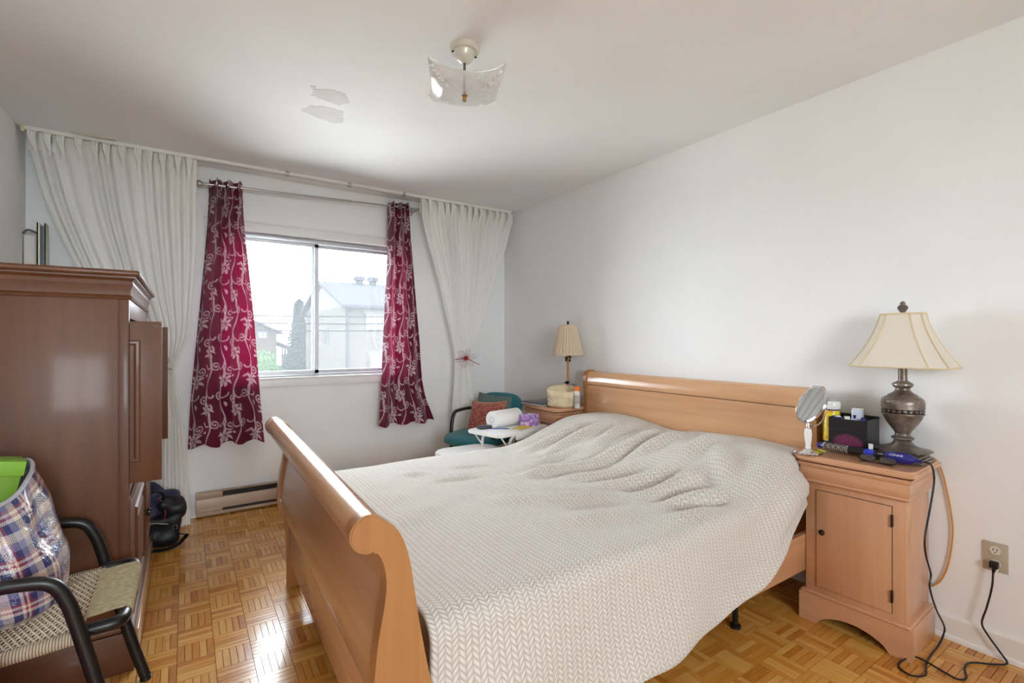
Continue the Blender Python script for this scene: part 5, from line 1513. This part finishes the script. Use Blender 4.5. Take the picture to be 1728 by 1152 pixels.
def hwin(par, x0, x1, y, z0, z1, shut=False):
    f = obj('window', B(x0, x1, y - .06, y + .02, z0, z1), m_wht, par, W=True, smooth=False)
    n = 2; w = (x1 - x0 - .08) / n
    for k in range(n):
        bm = B(x0 + .04 + k * w + .03, x0 + .04 + (k + 1) * w - .03, y - .075, y - .05, z0 + .08, z1 - .08); xf(bm, par.matrix_basis.inverted()); obj('pane', bm, m_pane, f, smooth=False)
    obj('window_lintel', B(x0 - .1, x1 + .1, y - .04, y + .01, z1, z1 + .12), m_wht, par, W=True, smooth=False)
hwin(ha, 6.76, 7.90, 22, 1.70, 2.45); hwin(ha, 6.98, 8.0, 22, -.12, .60); hwin(ha, 9.6, 10.9, 22, 1.70, 2.45); hwin(ha, 9.6, 10.9, 22, -.12, .60)
f = obj('side_window', B(5.83, 5.91, 25.1, 25.75, .95, 1.85), m_wht, ha, W=True, smooth=False)
bm = B(5.815, 5.835, 25.17, 25.68, 1.03, 1.77); xf(bm, ha.matrix_basis.inverted()); obj('pane', bm, m_pane, f, smooth=False)
f = obj('side_door', B(5.83, 5.91, 24.2, 25.0, GZ, -.45), m_wht, ha, W=True, smooth=False)

hb_ = thing('brick_house', 'brown brick house with sloping roof and porch behind the left window pane', 'house', (2.6, 36, GZ))
bm = bmesh.new(); box(bm, .4, 4.83, 34, 42, GZ, 1.72); wall_uv(bm)
obj('wall', bm, m_brB, hb_, W=True, smooth=False)
bm = Pr([(.4, 1.72), (4.83, 1.72), (2.65, 2.75)], 'Y', 34.0, 34.2); wall_uv(bm); obj('gable', bm, m_brB, hb_, W=True, smooth=False)
obj('roof_slope', Pr([(5.15, 1.60), (2.65, 2.80), (2.65, 2.92), (5.15, 1.74)], 'Y', 33.6, 42.4), m_shing, hb_, W=True, smooth=False)
obj('roof_slope', Pr([(.1, 1.60), (2.65, 2.80), (2.65, 2.92), (.1, 1.74)], 'Y', 33.6, 42.4), m_shing, hb_, W=True, smooth=False)
hwin(hb_, 3.75, 4.30, 34, 1.32, 1.76)
hwin(hb_, 2.0, 3.0, 34, -.6, .5)
obj('porch_roof', Pr([(4.83, 1.10), (6.0, .62), (6.0, .72), (4.83, 1.26)], 'Y', 35.0, 39), m_shing, hb_, W=True, smooth=False)
obj('porch_deck', B(4.83, 6.0, 35, 39, -.75, -.6), m_wht, hb_, W=True, smooth=False)
for y in (35.1, 36.4, 37.7, 38.9): obj('porch_post', B(5.85, 5.97, y, y + .12, -.6, .68), m_wht, hb_, W=True, smooth=False)
bm = bmesh.new(); box(bm, 5.86, 5.96, 35, 39, .12, .2)
for k in range(20): box(bm, 5.89, 5.93, 35.1 + k * .2, 35.14 + k * .2, -.6, .14)
obj('porch_railing', bm, m_wht, hb_, W=True, smooth=False)
for k in range(8): obj('stair_step', B(6.0 + k * .27, 6.3 + k * .27, 35.1, 36.3, -.85 - k * .24, -.72 - k * .24), m_wht, hb_, W=True, smooth=False)
obj('stair_rail', Tb([(6.0, 35.0, .10), (8.1, 35.0, -1.7)], .05, 6), m_wht, hb_, W=True)

def leafcloud(pts, size, seed, n):
    r = random.Random(seed); V = []; F = []
    for k in range(n):
        c, s = r.choice(pts); 
        d = Vector((r.gauss(0, 1), r.gauss(0, 1), r.gauss(0, 1))).normalized() * s * r.uniform(.55, 1.0)
        p = Vector(c) + d
        a = Vector((r.uniform(-1, 1), r.uniform(-1, 1), r.uniform(-1, 1))).normalized(); b = a.cross(d).normalized() if a.cross(d).length > .01 else Vector((1, 0, 0))
        i = len(V); V += [p - a * size, p + b * size * .6, p + a * size, p - b * size * .6]; F.append((i, i + 1, i + 2, i + 3))
    bm = bmesh.new(); vs = [bm.verts.new(v) for v in V]
    for f in F: bm.faces.new([vs[q] for q in f])
    return bm
m_spr = plain('spruce_needles', '#121A18', .9, spec=0.0, var=.3, vscale=2)  # plant greens darkened as well, to hold against the exposure
m_lf = plain('shrub_leaves', '#22381C', .8, spec=0.0, var=.3, vscale=3)
m_bark = plain('bark', '#2A2420', .9, spec=0.0)
sp_ = thing('spruce_tree', 'tall blue-green spruce between the two brick houses', 'tree', (6.15, 34, GZ))
obj('trunk', Tb([(6.15, 34, GZ), (6.15, 34, 3.6)], [.16, .03], 8), m_bark, sp_, W=True)
r = random.Random(5); bm = bmesh.new()
for k in range(46):
    q = k / 45; z = 4.0 - q * 5.6; R = .03 + 1.55 * q ** 1.05
    for j in range(12):
        a = 2 * PI * (j + r.random() * .7) / 12; rr_ = R * r.uniform(.55, 1.2)
        c0 = Vector((6.15, 34, z)); tip = Vector((6.15 + rr_ * math.cos(a), 34 + rr_ * math.sin(a), z - .12 - .22 * rr_ + r.uniform(-.05, .08)))
        d = tip - c0; sd_ = Vector((-math.sin(a), math.cos(a), 0))
        for m_ in range(5):
            t0 = .25 + m_ * .15; p = c0 + d * t0; w = .34 * (1.15 - t0)
            for s in (-1, 1):
                e = p + sd_ * s * w + d.normalized() * w * .8 - Vector((0, 0, .07))
                i = [bm.verts.new(x) for x in (p, p + d * .16, e, e - Vector((0, 0, .10)))]
                bm.faces.new(i)
o = obj('needles', bm, m_spr, sp_, W=True, smooth=False); o['kind'] = 'stuff'
sh_ = thing('leafy_shrub', 'bright green leafy shrub in front of the brown brick house', 'shrub', (2.98, 24, GZ))
obj('stem', Tb([(2.98, 24, GZ), (2.98, 24, -.2)], .06, 6), m_bark, sh_, W=True)
o = obj('leaves', leafcloud([((2.98, 24, .15), .65), ((2.75, 24, -.5), .7), ((3.25, 24.1, -.6), .75), ((2.98, 23.9, -1.5), .9)], .06, 3, 2600), m_lf, sh_, W=True, smooth=False); o['kind'] = 'stuff'
hg = thing('low_hedge', 'grey-green hedge along the drive below the spruce', 'hedge', (5.0, 29, GZ))
o = obj('leaves', leafcloud([((4.0 + k * .35, 29 + .1 * k, -.85), .55) for k in range(5)] + [((4.0 + k * .35, 29 + .1 * k, -1.8), .8) for k in range(5)], .06, 9, 3000), plain('hedge_leaves', '#1C271C', .8, spec=0.0, var=.3, vscale=3), hg, W=True, smooth=False); o['kind'] = 'stuff'
obj('stems', B(3.9, 5.6, 29.0, 29.5, GZ, -1.5), m_bark, hg, W=True)
m_wire = plain('cable_black', '#121214', .7, spec=0.0)
for k, (z0, z1, lab) in enumerate(((1.80, 1.86, 'topmost overhead cable crossing the window view'), (1.62, 1.665, 'middle overhead cable crossing the window view'), (1.45, 1.475, 'lowest overhead cable crossing the window view'))):
    pts = [(-9 + 24 * j / 30, 13, z0 + (z1 - z0) * ((-9 + 24 * j / 30) - 1.4) / 3.2 + .0022 * ((-9 + 24 * j / 30) - 3) ** 2) for j in range(31)]
    tag(obj('overhead_cable', Tb(pts, .021, 6), m_wire), lab, 'cable', 'overhead cables outside')
# ------------------------------------------------------------------ mosaic parquet: five fingers to a square, laid basket-weave
t = NT('parquet_oak')
oi = t.n('ObjectInfo').outputs['Random']; ri = t.n('NewGeometry').outputs['Random Per Island']
rnd_ = t.math('FRACT', t.math('ADD', oi, ri))
mp = t.n('Mapping', {'Vector': t.uv(), 'Scale': (9, 90, 1)})
off = t.n('CombineXYZ', {0: t.math('MULTIPLY', rnd_, 77.0), 1: t.math('MULTIPLY', rnd_, 31.0), 2: 0.0}).outputs[0]
vv = t.n('VectorMath', {0: mp.outputs[0], 1: off}, operation='ADD').outputs[0]
gr = t.noise(vv, 1.0, 5, .6, .8).outputs[0]
f = t.math('ADD', t.math('MULTIPLY', rnd_, .62), t.math('MULTIPLY', gr, .38))
cc = t.ramp(f, [(.10, lin('#A86226')), (.28, lin('#C48336')), (.52, lin('#D09444')), (.75, lin('#DDA95A')), (.9, lin('#B4702E'))])
wear = t.noise(t.n('TexCoord').outputs['Generated'], 30, 3).outputs[0]
m_parq = t.done(t.bsdf(cc, t.math('ADD', .17, t.math('MULTIPLY', gr, .12)), 0, t.bump(gr, .06, .002), .5, coat=.35, coat_rough=.10))
TS, NF = .122, 5
FW = TS / NF
g = .0003
def slat_geo(l, w, h_):
    a, b = l / 2 - g, w / 2 - g; c = .0007
    V = [(-a, -b, -.007), (a, -b, -.007), (a, b, -.007), (-a, b, -.007), (-a + c, -b + c, h_), (a - c, -b + c, h_), (a - c, b - c, h_), (-a + c, b - c, h_)]
    F = [(4, 5, 6, 7), (0, 1, 5, 4), (1, 2, 6, 5), (2, 3, 7, 6), (3, 0, 4, 7)]
    return V, F
slats = []
i0, i1 = int((XL + .025) / TS) - 2, int((XR) / TS) + 2
j0, j1 = int(YF / TS) - 2, int(YB / TS) + 2
rs = random.Random(11)
for i in range(i0, i1):
    for j in range(j0, j1):
        cx_, cy_ = -.025 + (i + .5) * TS, 2.115 + (j + .5 - 17) * TS
        for k in range(NF):
            o_ = (k - 2) * FW
            if (i + j) % 2: x, y, r_ = cx_, cy_ + o_, 0
            else: x, y, r_ = cx_ + o_, cy_, 1
            if XL - .0 < x < XR + .0 and YF < y < YB: slats.append((x, y, r_, rs.uniform(-.00025, .00025)))
# which fingers show largest from the camera: visible ones nearest first
bpy.context.view_layer.update()
dg = bpy.context.evaluated_depsgraph_get()
cl_ = Vector(CAM.location); fwd = Vector((math.sin(YAW), math.cos(YAW), 0)); rgt = Vector((math.cos(YAW), -math.sin(YAW), 0))
cand = []
for n_, (x, y, r_, dz) in enumerate(slats):
    p = Vector((x, y, .001)); d = p - cl_; f_ = d.dot(fwd)
    if f_ < .3: continue
    px = 864 + 824 * d.dot(rgt) / f_; py = 574 - 824 * d.z / f_
    if 0 < px < 1728 and 0 < py < 1152: cand.append((f_, n_, p))
cand.sort()
big = []
for f_, n_, p in cand:
    d = p - cl_; L_ = d.length
    hit = SC.ray_cast(dg, cl_ + d.normalized() * .02, d.normalized(), distance=L_ - .03)
    if not hit[0]: big.append(n_)
    if len(big) >= 298: break
bigset = set(big)
V, F = slat_geo(TS, FW, 0.0)
me = bpy.data.meshes.new('parquet_finger'); me.from_pydata(V, [], F)
def put_uv(me, quads):
    uvl = me.uv_layers.new(name='UVMap'); co = []
    for poly in me.polygons:
        for vi in poly.vertices: co += quads[vi]
    uvl.data.foreach_set('uv', co)
put_uv(me, [(v[0], v[1]) for v in V]); me.materials.append(m_parq)
for n_ in big:
    x, y, r_, dz = slats[n_]
    o = bpy.data.objects.new('parquet_finger', me); COL.objects.link(o)
    o.location = (x, y, dz); o.rotation_euler = (0, 0, r_ * PI / 2); o.parent = floor_o
AV, AF, AU = [], [], []
for n_, (x, y, r_, dz) in enumerate(slats):
    if n_ in bigset: continue
    b = len(AV)
    for v in V:
        AV.append((x - v[1], y + v[0], v[2] + dz) if r_ else (x + v[0], y + v[1], v[2] + dz)); AU.append((v[0], v[1]))
    AF += [tuple(b + q for q in f) for f in F]
m2 = bpy.data.meshes.new('parquet_fingers'); m2.from_pydata(AV, [], AF); put_uv(m2, AU); m2.materials.append(m_parq)
o = bpy.data.objects.new('parquet_fingers', m2); COL.objects.link(o); o.parent = floor_o; o['kind'] = 'stuff'
